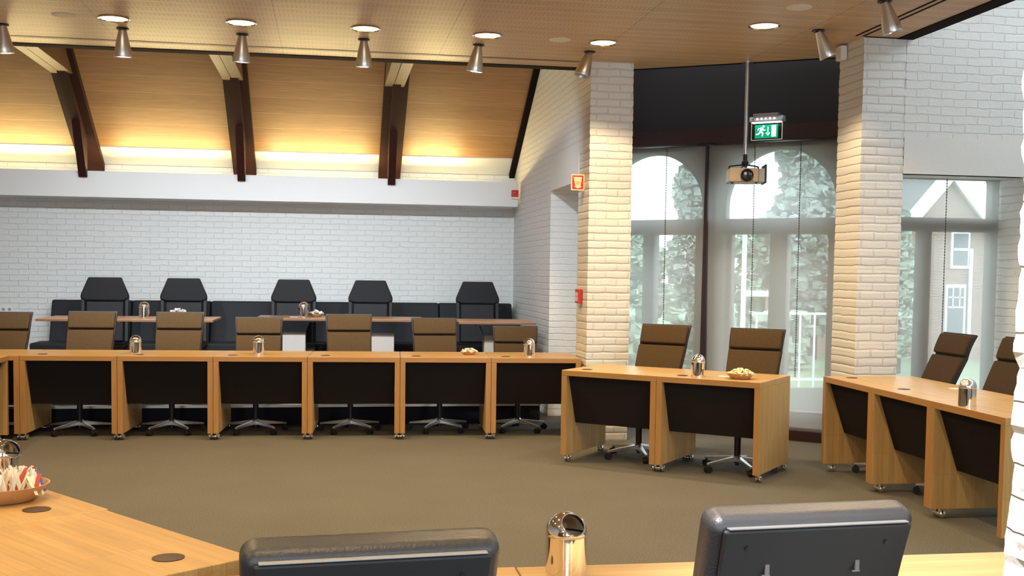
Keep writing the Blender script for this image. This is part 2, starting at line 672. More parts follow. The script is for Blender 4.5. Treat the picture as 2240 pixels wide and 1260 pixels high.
def rough_pier(name, x0, x1, y0, y1, z0, z1, mat, seed, amp, label, course=.0675):
    """brick pier whose courses stand slightly in and out, as old painted brick does"""
    rnd = random.Random(seed)
    b = MB()
    sub = 3
    z = z0
    loops = []
    prev = [0, 0, 0, 0]
    while z < z1 - 1e-4:
        o = [rnd.uniform(-amp, amp * .4) for _ in range(4)]
        for q in range(4):
            f = q / 4
            k = min(1., f * 2.2)
            k = k * k * (3 - 2 * k)
            m_ = [prev[i] * (1 - k) + o[i] * k for i in range(4)]
            dip = .0025 if q == 0 else 0
            jit = [rnd.uniform(-amp * .2, amp * .2) for _ in range(4)]
            loops.append((z + course * f, x0 - m_[0] + dip + jit[0], x1 + m_[1] - dip + jit[1], y0 - m_[2] + dip + jit[2], y1 + m_[3] - dip))
        prev = o
        z += course
    loops.append((z1, x0, x1, y0, y1))
    vs = []
    for (zz, a, c, d, e) in loops:
        zz = min(zz, z1)
        vs.append([b.bm.verts.new((a, d, zz)), b.bm.verts.new((c, d, zz)), b.bm.verts.new((c, e, zz)), b.bm.verts.new((a, e, zz))])
    for p, q in zip(vs[:-1], vs[1:]):
        for i in range(4):
            b.bm.faces.new((p[i], p[(i + 1) % 4], q[(i + 1) % 4], q[i]))
    b.bm.faces.new(vs[0][::-1])
    b.bm.faces.new(vs[-1])
    o = b.build(name, mat)
    o['kind'] = 'structure'
    tag(o, label, 'pillar')
    return o


rough_pier('pillar', XA0, XA1, 9.78, 10.22, 0, 5.1, 'brick_x', 3, .003,
           'white brick pillar beside the opening, red fire signs on its side')
rough_pier('pillar', 4.163, 4.53, YB0, YB1, 0, 5.0, 'brick_x', 5, .003,
           'white brick pillar between the wide bay and the right window')
rough_pier('pillar', 1.395, 1.95, 1.62, 2.08, 0, 3.43, 'brick_x', 11, .011,
           'brightly lit white brick pier cut off by the right edge of the photo')

mb = MB().box(XA0 - .006, XA0 + .05, 10.20, 11.535, 2.395, 2.72)
struct(mb, 'trim_1', 'plaster', 'smooth plaster lintel over the opening in the side wall')

# wall with the right window
mb = MB()
mb.box(4.53, 5.60, YB0, YB1, 2.363, 5.0)
mb.box(5.60, 8.2, YB0, YB1, 0, 5.0)
mb.box(4.53, 5.60, YB0 + .3, YB1, 0, .12)
struct(mb, 'wall_front', 'brick_soft', 'white painted brick wall around the right window')
struct(MB().box(4.53, 5.60, YB0 - .004, YB0 + .08, 2.363, 2.66), 'trim_2', 'plaster', 'smooth plaster lintel over the right window')

# walls out of the frame that close the room
struct(MB().box(-6.2, -6, -3, 14.2, 0, 5.2), 'wall_left', 'brick_y')
struct(MB().box(8.2, 8.4, -3, 8.7, 0, 5.2), 'wall_side', 'brick_y')
mb = MB()
mb.box(-6, -3.6, -3.2, -3, 0, 5.2)
mb.box(-2.2, -.55, -3.2, -3, 0, 5.2)
mb.box(.85, 2.6, -3.2, -3, 0, 5.2)
mb.box(5.2, 8.2, -3.2, -3, 0, 5.2)
for a, b in ((-3.6, -2.2), (-.55, .85), (2.6, 5.2)):
    mb.box(a, b, -3.2, -3, 0, .35)
    mb.box(a, b, -3.2, -3, 2.9, 5.2)
struct(mb, 'wall_rear', 'brick_x')

# ceiling panel
poly = [(-6, -3), (4.62, -3), (4.56, YB0), (4.163, YB0), (4.163, YB1), (4.45, YB1), (4.45, 9.05), (2.75, 10.1), (XA1, 10.12),
        (XA1, 9.78), (XA0, 9.78), (XA0, 10.2), (-6, 10.2)]
struct(MB().prism(poly, 2, ZC, ZC + .09), 'ceiling', 'ceilwood', 'suspended slatted wood ceiling panel')
struct(MB().box(-6, XA0 - .002, 10.08, 10.215, ZC - .006, ZC + .1), 'trim_3', 'black_trim', 'black edge strip along the back of the ceiling panel')
struct(MB().prism([(4.50, 0.3), (4.64, 0.3), (4.58, YB0 + .03), (4.44, YB0 + .03)], 2, ZC - .006, ZC + .1), 'trim_4', 'black_trim',
       'black edge strip along the right side of the ceiling panel')
struct(MB().prism([(2.76, 10.06), (4.45, 9.015), (4.45, 9.06), (2.76, 10.105)], 2, ZC - .004, ZC + .1), 'trim_5', 'black_trim',
       'black edge strip of the ceiling panel above the bay')
struct(MB().box(4.165, 4.54, YB0 - .02, YB0 + .0, ZC - .004, ZC + .02), 'trim_6', 'black_trim', 'black strip where the ceiling meets the right pillar')
mb = MB()
mb.prism([(4.135, 8.25), (4.150, 8.25), (4.115, 1.), (4.10, 1.)], 2, ZC - .004, ZC + .01)
mb.prism([(4.075, 8.25), (4.090, 8.25), (4.055, 1.), (4.04, 1.)], 2, ZC - .004, ZC + .01)
struct(mb, 'trim_7', 'black_trim', 'double black slot in the ceiling leading to the right pillar')
struct(MB().box(-6, XA0, 9.775, 9.83, ZC - .003, ZC + .01), 'trim_8', 'tie', 'darker joint board across the ceiling panel')

# sloping back roof
def roof_slab(y0, y1, off, th):
    return [(y0, ROOF(y0) + off), (y1, ROOF(y1) + off), (y1, ROOF(y1) + off + th), (y0, ROOF(y0) + off + th)]


struct(MB().prism(roof_slab(9.0, 14.15, 0, .12), 0, -6, 2.60), 'roof', 'roofwood', 'sloping honey brown boarded roof over the back of the room')
struct(MB().prism(roof_slab(9.8, 13.93, -.05, .05), 0, XA0 - .07, XA0 - .002), 'trim_9', 'black_trim', 'black edge board where the sloping roof meets the side wall')
# roof above the panel, leaving a skylight strip along the right side and over the bay
mb = MB()
mb.box(-6.2, 6.1, -3.2, 9.2, 5.75, 5.9)
mb.box(6.1, 8.4, -3.2, 6.4, 5.75, 5.9)
mb.box(7.0, 8.4, 6.4, 9.2, 5.75, 5.9)
struct(mb, 'roof', 'white')

struct(MB().prism(roof_slab(13.63, 13.9, -.012, .012), 0, -6, XA0 - .075), 'trim_12', 'beam_white', 'white board at the foot of the sloping roof, lit bright yellow')

# white downstand beam with the cove behind it
struct(MB().box(-6, 2.262, 13.38, 13.46, 2.33, 2.63), 'beam', 'beam_white', 'long white beam under the sloping roof, light glowing above it', bevel=.004)
struct(MB().box(-6, 2.262, 13.46, 13.90, 2.33, 2.37), 'beam', 'beam_white')

RX = (-2.80, -1.03, .72, -4.57)
for i, x in enumerate(RX):
    names = ('leftmost dark brown rafter', 'middle dark brown rafter between the left and right ones', 'rightmost dark brown rafter', None)
    b = MB()
    b.prism(roof_slab(10.2, 13.895, -.10, .10), 0, x - .135, x + .135)
    b.prism([(13.375, 2.555), (13.375, ROOF(13.375) - .09), (10.2, ROOF(10.2) - .09), (10.2, ROOF(10.2) - .20), (13.0, ROOF(13.0) - .20), (13.33, 2.555)], 0, x - .044, x + .044)
    o = struct(b, 'rafter_beam', 'rafter')
    if names[i]:
        tag(o, names[i] + ' with a raised centre rib', 'beam')
    b = MB()
    b.box(x - .04 if False else x - .03, x + .085, 9.9, 12.5, 3.58, 3.95)
    b.box(x - .145 if False else x - .13, x - .036, 9.9, 12.5, 3.58, 3.95)
    b.box(x - .036, x - .03, 9.9, 12.5, 3.60, 3.95)
    o = struct(b, 'tie_beam', 'tie')
    if names[i]:
        tag(o, names[i].replace('dark brown rafter', 'light brown tie beam') + ' behind the ceiling edge', 'beam')

# dais
b = MB()
b.box(-6, 2.12, 11.02, 13.9, 0, .19)
struct(b, 'platform', 'dais', 'low dark step carrying the rear tables')
struct(MB().box(-6, 2.12, 10.985, 11.06, .178, .203), 'trim_10', 'steel_dais', 'bright metal nosing along the front of the low step')

# ------------------------------------------------------------------ bay with arched windows
SB = Vector((4.23, 9.725, 0))
BD = Vector((cos(R(40)), -sin(R(40)), 0))
BN = Vector((sin(R(40)), cos(R(40)), 0))
MBAY = Matrix(((BD.x, BN.x, 0, SB.x), (BD.y, BN.y, 0, SB.y), (0, 0, 1, 0), (0, 0, 0, 1)))   # local (t, n, z)


def arch_wall(b, t0, t1, z1, ct, hw, zc, r, zs0, th0, th1, zl, hwl):
    """wall strip t0..t1 with an arched light (centre ct, radius r above zc) and a lower opening zl[0]..zl[1]"""
    seg = 24
    for i in range(seg):
        a0, a1 = ct - r + 2 * r * i / seg, ct - r + 2 * r * (i + 1) / seg
        h0 = zc + math.sqrt(max(0, r * r - (a0 - ct) ** 2))
        h1 = zc + math.sqrt(max(0, r * r - (a1 - ct) ** 2))
        b.prism([(a0, h0), (a1, h1), (a1, z1), (a0, z1)], 1, th0, th1, MBAY)
    b.box(t0, ct - r, th0, th1, zl[1], z1, MBAY)
    b.box(ct + r, t1, th0, th1, zl[1], z1, MBAY)
    b.box(t0, ct - hwl, th0, th1, 0, zl[1], MBAY)
    b.box(ct + hwl, t1, th0, th1, 0, zl[1], MBAY)
    b.box(ct - hwl, ct + hwl, th0, th1, 0, zl[0], MBAY)
    return b


ZL = (.12, 1.93)
b = MB()
C1, C2 = -1.50, -.187
for (t0, t1, ct) in ((-2.07, -.84, C1), (-.84, .62, C2)):
    arch_wall(b, t0, t1, 2.78, ct, .5, 2.20, .565, 2.07, .20, .36, ZL, .52)
struct(b, 'wall_bay', 'plaster', 'wall of the bay pierced by two tall arched windows')
for k, ct in ((1, C1), (2, C2)):
    w = empty('window_%d' % k, SB + BD * ct, 0, kind='structure',
              label=('arched window behind the left half of the bay blinds' if k == 1 else 'arched window behind the projector and right blind'), cat='window')
    inv = w.matrix_world.copy()
    off = Matrix.Translation(-(SB + BD * ct)) @ MBAY

    def wl(mbx, nm, mt):
        return mbx.build(nm, mt, w)
    b = MB()
    b.box(ct - .565, ct + .565, .21, .34, 1.93, 2.08, off)
    wl(b, 'transom', 'frame')
    mw = .085 if k == 2 else .06
    mc = ct if k == 2 else ct - .03
    b = MB().box(mc - mw, mc + mw, .21, .34, .12, 1.93, off)
    wl(b, 'mullion', 'frame')
    b = MB()
    b.box(ct - .52, ct - .47, .22, .33, .12, 1.93, off)
    b.box(ct + .47, ct + .52, .22, .33, .12, 1.93, off)
    b.box(ct - .47, ct + .47, .22, .33, .12, .24, off)
    wl(b, 'casing', 'frame')
    seg = 28
    b = MB()
    for i in range(seg):
        a0, a1 = pi * i / seg, pi * (i + 1) / seg
        q = [(ct + rr * cos(a), 2.20 + rr * sin(a)) for rr, a in ((.565, a0), (.565, a1), (.535, a1), (.535, a0))]
        b.prism(q, 1, .22, .33, off)
    b.box(ct - .565, ct - .535, .22, .33, 2.08, 2.20, off)
    b.box(ct + .535, ct + .565, .22, .33, 2.08, 2.20, off)
    wl(b, 'arch_frame', 'frame')
    b = MB()
    b.box(ct - .52, ct + .52, .27, .276, .12, 1.93, off)
    q = [(ct - .565, 2.08)] + [(ct - .565 * cos(pi * i / 24), 2.20 + .565 * sin(pi * i / 24)) for i in range(25)] + [(ct + .565, 2.08)]
    b.prism(q, 1, .27, .276, off)
    wl(b, 'pane', 'glass')

b = MB()
b.box(-1.90, .62, -.10, .40, 2.79, 2.925, MBAY)
struct(b, 'beam', 'darkwood', 'dark red brown beam over the arched windows of the bay')
# wall above the beam coloured near-black, standing in for the shadowed roof void
b = MB().box(-1.95, .62, .02, .16, 2.926, 5.0, MBAY)
struct(b, 'wall_upper', 'dark', 'wall above the bay windows, roof-void shade put into its colour, behind the projector pole')
b = MB().box(-1.90, .62, -.06, .20, 0, .095, MBAY)
struct(b, 'baseboard_bay', 'darkwood', 'dark skirting under the bay blinds')
b = MB()
b.hexa([tuple(MBAY @ Vector(p)) for p in ((-.868, -.03, .09), (-.800, -.03, .09), (-.800, .20, .09), (-.868, .20, .09),
                                          (-.850, -.03, 2.79), (-.828, -.03, 2.79), (-.828, .20, 2.79), (-.850, .20, 2.79))])
struct(b, 'post', 'postpaint', 'slim dark post between the two bay blinds')
# return walls of the bay
b = MB()
p = MBAY @ Vector((.62, .2, 0))
b.prism([(p.x - .02, p.y), (p.x + .10, p.y + .05), (4.56, YB1), (4.44, YB1)], 2, 0, 4.8)
struct(b, 'wall_return', 'plaster')
struct(MB().box(2.7045, 2.90, 11.24, 11.60, 0, 4.4), 'wall_return', 'plaster')


def blind(t0, t1, z0, z1, name_label, cords, place=None, n=0.):
    mt = MBAY if place is None else place
    c = mt @ Vector(((t0 + t1) / 2, n, z0))
    e = empty('roller_blind', c, 0, name_label, 'blind', 'semi transparent roller blinds')
    off = Matrix.Translation(-c) @ mt
    bb = MB().box(t0, t1, n, n + .003, z0 + .02, z1, off)
    bb.build('blind_fabric', 'blind', e)
    bb = MB().box(t0, t1, n - .012, n + .014, z0, z0 + .022, off)
    bb.build('bottom_bar', 'satin', e)
    bb = MB()
    bb.cyl(off @ Vector((t0, n + .03, z1 - .02)), off @ Vector((t1, n + .03, z1 - .02)), .026, 14)
    bb.build('roller_tube', 'frame', e, smooth=True)
    for tx, zb in cords:
        bb = MB()
        k = int((z1 - zb) / .024)
        for i in range(k):
            bb.ball(off @ Vector((tx, n - .012, zb + .024 * i)), .0065, seg=6, rings=4)
        bb.cyl(off @ Vector((tx, n - .012, zb)), off @ Vector((tx, n - .012, z1)), .0022, 5)
        bb.build('bead_cord', 'cord', e)
    return e


blind(-1.93, -.845, .10, 2.77, 'pale see-through blind left of the dark bay post', [(-1.26, .7)])
blind(-.825, .60, .10, 2.77, 'pale see-through blind right of the dark post, behind the projector', [(-.367, .6), (.069, .6)])

# right window
w = empty('window_3', (5.065, 8.72, 0), 0, kind='structure', label='tall window in the right wall with a house outside', cat='window')
def W3(b, nm, mt):
    return b.build(nm, mt, w)
off = Matrix.Translation((-5.065, -8.72, 0))
W3(MB().box(4.53, 5.60, 8.66, 8.76, 1.925, 2.04, off), 'transom', 'frame')
W3(MB().box(4.925, 5.02, 8.66, 8.76, .12, 1.925, off), 'mullion', 'frame')
b = MB()
b.box(4.53, 4.58, 8.67, 8.76, .12, 2.363, off)
b.box(5.57, 5.60, 8.67, 8.76, .12, 2.363, off)
b.box(4.53, 5.60, 8.67, 8.76, .12, .2, off)
W3(b, 'casing', 'frame')
W3(MB().box(4.53, 5.60, 8.71, 8.716, .12, 2.42, off), 'pane', 'glass')
b = MB()
for i in range(12):   # shoulder of the arch at the upper right corner
    a0, a1 = i / 12, (i + 1) / 12
    f = lambda a: 5.53 + .07 * math.sqrt(max(0, 1 - a * a))
    b.prism([(f(a0), 2.04 + .36 * a0), (5.62, 2.04 + .36 * a0), (5.62, 2.04 + .36 * a1), (f(a1), 2.04 + .36 * a1)], 1, 8.68, 8.76, off)
W3(b, 'arch_frame', 'frame')
blind(4.56, 5.59, .14, 2.40, 'pale see-through blind across the right window', [(5.10, .86)], Matrix.Identity(4), 8.60)

# ------------------------------------------------------------------ desks
DW, DD = .822, .738


def make_desk():
    e = empty('desk')
    MB().box(0, DW, 0, DD, .705, .75).build('desktop', 'wood_x', e, bevel=.003)
    for x in (0, DW - .046):
        MB().box(x, x + .046, 0, DD, .062, .7049).build('side_panel', 'wood_z', e, bevel=.002)
    b = MB()
    b.hexa([(.047, .165, .31), (DW - .047, .165, .31), (DW - .047, .185, .31), (.047, .185, .31),
            (.047, .035, .704), (DW - .047, .035, .704), (DW - .047, .055, .704), (.047, .055, .704)])
    b.build('modesty_panel', 'panel', e)
    MB().lathe([(0, .7535), (.038, .7535), (.043, .7525), (.043, .748), (0, .748)], 28, (.145, .170, 0)).build('cable_grommet', 'grommet', e, smooth=True)
    for x in (.023, DW - .023):
        for y in (.075, DD - .06):
            b = MB()
            b.cyl((x, y, .04), (x, y, .0625), .012, 12)
            b.ball((x - .014, y + .008, .0255), .0255, .55, 1, 1, 14, 8)
            b.ball((x + .014, y + .008, .0255), .0255, .55, 1, 1, 14, 8)
            b.cyl((x - .02, y, .036), (x + .02, y, .036), .010, 10)
            b.build('caster', 'chrome', e, smooth=True)
    return e


desk0 = make_desk()
used = [False]


def desk(x, y, ang, label, group):
    if used[0]:
        o = copy_tree(desk0)
    else:
        o = desk0
        used[0] = True
    o.location = (x, y, 0)
    o.rotation_euler = (0, 0, ang)
    tag(o, label, 'desk', group)
    return o


aA = -.0595
A0 = Vector((-2.669, 10.146, 0))
UA = Vector((cos(aA), sin(aA), 0))
VA = Vector((-sin(aA), cos(aA), 0))
lab = ['wooden desk with black panel at the left end of the back row, whole in view',
       'wooden back row desk carrying the leftmost domed bin near its left end',
       'third wooden desk of the back row, domed bin left of its middle',
       'fourth back row desk, bare top, in front of the rear table bearing a bin',
       'fifth back row desk with a bowl of sweets at its right end',
       'right end desk of the back row, partly hidden behind the nearer pair']
for i in range(6):
    p = A0 + UA * (.8258 * i)
    desk(p.x, p.y, aA, lab[i], 'desks in the back row')
p = A0 - UA * .8258
desk(p.x, p.y, aA, 'back row desk cut off at the left edge, only its right leg visible', 'desks in the back row')
desk(-2.755, 10.134 - .826, R(90), 'desk end standing sideways at the far left edge of the photo', 'desks on the left side')
aB = -.70
B0 = Vector((1.845, 8.682, 0))
UB = Vector((cos(aB), sin(aB), 0))
VB = Vector((-sin(aB), cos(aB), 0))
desk(B0.x, B0.y, aB, 'left desk of the angled pair in front of the bay', 'angled pair of desks')
p = B0 + UB * .8258
desk(p.x, p.y, aB, 'right desk of the angled pair, bearing a bin and a bowl', 'angled pair of desks')
aC = -1.597
C0 = Vector((3.824, 8.118, 0))
UC = Vector((cos(aC), sin(aC), 0))
VC = Vector((-sin(aC), cos(aC), 0))
lab = ['far desk of the right hand row, beside the right brick pillar', 'middle desk of the right hand row, in front of the window chair',
       'near desk of the right hand row, bearing a domed bin']
for i in range(3):
    p = C0 + UC * (.8258 * i)
    desk(p.x, p.y, aC, lab[i], 'desks in the right hand row')
aD = R(128.1)
UD = Vector((cos(aD), sin(aD), 0))
VD = Vector((-sin(aD), cos(aD), 0))
D0 = Vector((-.205, 3.045, 0))
D1 = D0 + UD * .8258 - VD * .012
desk(D0.x, D0.y, aD, 'near left desk whose end stops beside the leather chair', 'foreground desks on the left')
desk(D1.x, D1.y, aD, 'near left desk carrying the bowl of paper sachets', 'foreground desks on the left')
for i, t in enumerate(('foreground desk hidden behind the left leather chair back', 'foreground desk under the gleaming domed bin, between the leather chairs',
                       'foreground desk ending at the white brick pier')):
    o = desk(.488 + .8258 * i, 2.860 - .004 * (i == 1), pi, t, 'desks in the foreground row')
    o.scale.y = .8


def on(o0, U, V, u, v, z=.75):
    return o0 + U * u + V * v + Vector((0, 0, z))


# ------------------------------------------------------------------ swivel chairs
def star_base(e, zcol=.40, leg='satin'):
    b = MB()
    b.lathe([(0, .070), (.036, .070), (.036, .112), (.028, .122), (0, .122)], 20)
    hub = b.build('hub', 'satin', e, smooth=True)
    for k in range(5):
        a = 2 * pi * k / 5 + .35
        mt = Matrix.Rotation(a, 4, 'Z')
        b = MB()
        q = [(.022, -.023, .072), (.022, .023, .072), (.295, .014, .060), (.295, -.014, .060),
             (.022, -.023, .112), (.022, .023, .112), (.295, .011, .076), (.295, -.011, .076)]
        b.hexa([tuple(mt @ Vector(q[i])) for i in (0, 3, 2, 1, 4, 7, 6, 5)])
        lg = b.build('base_leg', 'satin', e, bevel=.004)
        b = MB()
        c = mt @ Vector((.285, 0, 0))
        t = mt @ Vector((0, 1, 0))
        for s in (-1, 1):
            cc = c + t * (.014 * s)
            b.cyl((cc.x - t.x * .009, cc.y - t.y * .009, .026), (cc.x + t.x * .009, cc.y + t.y * .009, .026), .026, 16)
        b.cyl((c.x, c.y, .028), (c.x, c.y, .07), .009, 10)
        b.build('caster', 'black', e, smooth=True)
    b = MB().cyl((0, 0, .06), (0, 0, zcol), .026, 16)
    b.cyl((0, 0, .04), (0, 0, .07), .016, 12)
    b.build('gas_column', 'black', e, smooth=True)


def curve_path(y0, z0, lean, length, n, bend=0.):
    pts = []
    y, z = y0, z0
    for i in range(n):
        pts.append((y, z))
        a = lean + bend * (i / (n - 1))
        y += sin(a) * length / (n - 1)
        z += cos(a) * length / (n - 1)
    return pts


def make_task_chair(fabric):
    e = empty('office_chair')
    star_base(e, .42)
    MB().box(-.10, .10, -.10, .12, .385, .425).build('tilt_mechanism', 'black', e, bevel=.01)
    # seat
    b = MB()
    path = [(-.245, .452), (-.20, .478), (-.05, .482), (.10, .476), (.21, .486)]
    b.slab(path, lambda s: -.225 + .02 * s, lambda s: .225 - .02 * s, .065)
    b.build('seat', fabric, e, bevel=.022, bseg=3)
    ln = R(27)
    b = MB()
    p = curve_path(.215, .50, ln - R(6), .475, 7, R(7))
    b.slab(p, lambda s: -.200 - .016 * s, lambda s: .200 + .016 * s, .042)
    b.build('backrest', fabric, e, bevel=.013, bseg=3)
    y1, z1 = p[-1]
    b = MB()
    p2 = curve_path(y1 + .002, z1 + .014, R(17), .168, 6, R(16))
    b.slab(p2, lambda s: -.212 - .006 * s, lambda s: .212 + .006 * s, lambda s: .050 - .012 * s)
    b.build('headrest', fabric, e, bevel=.015, bseg=3)
    # black shell behind, showing as dark edging
    b = MB()
    ps = [(y + .030, z - .012) for y, z in p] + [(y + .034, z + .006) for y, z in p2]
    b.slab(ps, lambda s: -.212 - .018 * s, lambda s: .212 + .018 * s, .020)
    b.build('back_shell', 'edge', e, bevel=.006)
    b = MB()
    b.hexa([(-.035, .09, .405), (.035, .09, .405), (.035, .14, .385), (-.035, .14, .385),
            (-.03, .25, .62), (.03, .25, .62), (.03, .285, .61), (-.03, .285, .61)])
    b.build('back_bracket', 'black', e, bevel=.004)
    return e


chairs = {}


def office_chair(x, y, rz, label, group, fabric='brown', dz=0.):
    if fabric not in chairs:
        o = chairs[fabric] = make_task_chair(fabric)
    else:
        o = copy_tree(chairs[fabric])
    o.location = (x, y, 0)
    o.rotation_euler = (0, 0, rz)
    for c in kids(o):
        base = c.name.split('.')[0]
        if base in ('seat', 'backrest', 'headrest', 'back_shell', 'back_bracket', 'tilt_mechanism'):
            c.location.z = dz
    tag(o, label, 'chair', group)
    return o


GA = 'brown fabric chairs along the back row of desks'
for x, y, rz, dz, lb in (
        (-2.27, 10.62, -.04, 0, 'brown office chair behind the left end desk of the back row'),
        (-1.450, 10.60, -.03, 0, 'brown office chair behind the second back row desk, sachets showing above it'),
        (-.685, 10.57, .0, -.045, 'low brown office chair in front of the left grey table pedestal'),
        (.195, 10.55, .02, -.008, 'brown office chair between the two grey table pedestals'),
        (1.045, 10.54, .03, -.04, 'brown office chair behind the fifth back row desk'),
        (1.80, 10.50, -.10, -.115, 'lowest brown office chair, behind the right end desk of the back row'),
        (-3.06, 10.66, -.05, -.015, 'brown office chair cut off by the left edge of the photo')):
    office_chair(x, y, rz, lb, GA, dz=dz)
GB = 'brown chairs at the angled pair of desks'
office_chair(2.545, 8.841, aB - .03, 'brown high-back chair next to the left brick pillar, at the angled pair', GB, dz=-.008)
office_chair(3.165, 8.205, aB + .05, 'brown high-back chair behind the bowl on the angled pair', GB, dz=-.008)
GC = 'backlit brown chairs by the right window'
office_chair(4.31, 7.87, aC + .02, 'brown chair in front of the right window, backlit shade in its colour', GC, 'brown_shaded')
office_chair(4.36, 7.04, aC + .12, 'brown chair at the right edge beside the white pier, backlit shade in its colour', GC, 'brown_shaded', dz=.01)


def make_exec_chair():
    e = empty('executive_chair')
    star_base(e, .40)
    b = MB()
    b.slab([(-.27, .44), (-.22, .47), (0, .47), (.22, .47)], lambda s: -.25, lambda s: .25, .09)
    b.build('seat', 'execblack', e, bevel=.03, bseg=3)
    b = MB()
    b.slab(curve_path(.21, .50, R(8), .50, 5, R(4)), lambda s: -.205, lambda s: .205, .07)
    b.build('backrest', 'execblack', e, bevel=.02, bseg=3)
    th, y0 = .10, .255
    poly = [(-.20, .955), (.20, .955), (.262, .985), (.255, 1.03), (.178, 1.215), (.165, 1.222), (-.165, 1.222), (-.178, 1.215), (-.255, 1.03), (-.262, .985)]
    b = MB().prism(poly, 1, y0, y0 + th)
    b.build('headrest', 'execblack', e, bevel=.02, bseg=3)
    for s in (-1, 1):
        b = MB()
        b.hexa([(s * .215, .22, .50), (s * .255, .22, .50), (s * .255, .31, .50), (s * .215, .31, .50),
                (s * .215, .28, .99), (s * .255, .28, .99), (s * .255, .36, .99), (s * .215, .36, .99)])
        b.build('side_frame', 'edge', e, bevel=.008)
    return e


ex0 = make_exec_chair()
for i, (x, lb) in enumerate(((-2.50, 'leftmost of the black high-back chairs on the step'), (-1.643, 'second black high-back chair from the left, sachets heaped before it'),
                             (-.416, 'third black high-back chair on the step, behind the rear bin and bowl'), (.463, 'black high-back chair between the middle rear table and the corner one'),
                             (1.724, 'black high-back chair nearest the right corner'))):
    o = ex0 if i == 0 else copy_tree(ex0)
    o.location = (x, 12.78, .19)
    o.rotation_euler = (0, 0, (.05, .03, 0, -.02, -.05)[i])
    tag(o, lb, 'chair', 'black high-back chairs on the step')


def make_leather_chair():
    e = empty('leather_chair')
    star_base(e, .42)
    MB().box(-.10, .10, -.10, .12, .385, .425).build('tilt_mechanism', 'black', e, bevel=.01)
    b = MB()
    b.slab([(-.25, .45), (-.20, .48), (0, .485), (.20, .48)], lambda s: -.25, lambda s: .25, .075)
    b.build('seat', 'leather', e, bevel=.03, bseg=3)
    b = MB()
    p = curve_path(.17, .52, R(10), .46, 12, R(10))
    # leather pad, its top rolled over
    rows = []
    prof = [(y, z) for y, z in p]
    b.slab(prof, lambda s: -.246 + .010 * (1 - s), lambda s: .246 - .010 * (1 - s), .085)
    b.build('back_cushion', 'leather', e, bevel=.032, bseg=5)
    b = MB()
    ps = curve_path(.17 + .084, .50, R(10), .435, 10, R(10))
    b.slab(ps, lambda s: -.222 + .012 * (1 - s), lambda s: .222 - .012 * (1 - s), .012)
    sh = b.build('back_shell', 'shell', e, bevel=.008)
    a = R(20)
    yt, zt = ps[-1]
    b = MB()
    b.box(-.212, .212, yt - .004, yt + .0125, zt - .001, zt + .003)
    b.build('seam_strip', 'grey', e, bevel=.0015)

    def at_shell(x, d, out=.0):
        # d metres below the top edge
        i = max(0, min(8, int((1 - d / .435) * 9)))
        f = (1 - d / .435) * 9 - i
        y = ps[i][0] * (1 - f) + ps[i + 1][0] * f
        z = ps[i][1] * (1 - f) + ps[i + 1][1] * f
        return Vector((x, y + .0125 + out, z))
    for x, d in ((-.165, .045), (.165, .045), (.165, .145), (-.165, .145)):
        c = at_shell(x, d)
        MB().cyl(c, c + Vector((0, .004, -.001)), .005, 12).build('screw', 'black', e, smooth=True)
    for x in (-.105, .11):
        c = at_shell(x, .098)
        b = MB()
        b.box(c.x - .005, c.x + .005, c.y - .002, c.y + .004, c.z - .012, c.z + .010)
        b.box(c.x - .006, c.x + .012, c.y - .002, c.y + .005, c.z - .015, c.z - .012)
        b.build('clip', 'clipgrey', e)
    return e


lc = make_leather_chair()


def raise_top(o, dz):
    for c in kids(o):
        if c.name.split('.')[0] in ('seat', 'back_cushion', 'back_shell', 'seam_strip', 'screw', 'clip', 'tilt_mechanism'):
            c.location.z = dz


l2 = copy_tree(lc)
lc.location = (.056, 2.475, 0)
lc.rotation_euler = (0, 0, pi + .09)
lc.scale.x = 1.04
raise_top(lc, .06)
tag(lc, 'black leather chair back left of the gleaming foreground bin', 'chair', 'leather chairs in the foreground')
l2.location = (.995, 2.53, 0)
l2.rotation_euler = (0, 0, pi + .07)
l2.scale.x = .98
raise_top(l2, .088)
for c in kids(l2):
    if c.name.startswith('seam_strip'):
        c.material_slots[0].link = 'OBJECT'
        c.material_slots[0].material = M['clipgrey']
tag(l2, 'black leather chair back right of the foreground bin, nearest the pier', 'chair', 'leather chairs in the foreground')


# ------------------------------------------------------------------ bench and rear tables
e = empty('bench', (-.5, 13.55, .19), 0, 'long black upholstered bench against the white back wall', 'bench')
xs = [-2.74, -1.83, -.92, 0, .92, 1.84, 2.76]
for a, b_ in zip(xs[:-1], xs[1:]):
    b = MB()
    b.hexa([(a + .003, -.02, .40), (b_ - .003, -.02, .40), (b_ - .003, .30, .40), (a + .003, .30, .40),
            (a + .003, .16, .945), (b_ - .003, .16, .945), (b_ - .003, .30, .945), (a + .003, .30, .945)])
    b.build('back_cushion', 'bench', e, bevel=.02, bseg=3)
    MB().box(a + .003 - (.11 if a == xs[0] else 0), b_ - .003, -.42, .02, .36, .47).build('seat_cushion', 'bench', e, bevel=.025, bseg=3)
MB().box(-2.76, 2.74, -.36, .28, 0, .36).build('plinth', 'execblack', e)


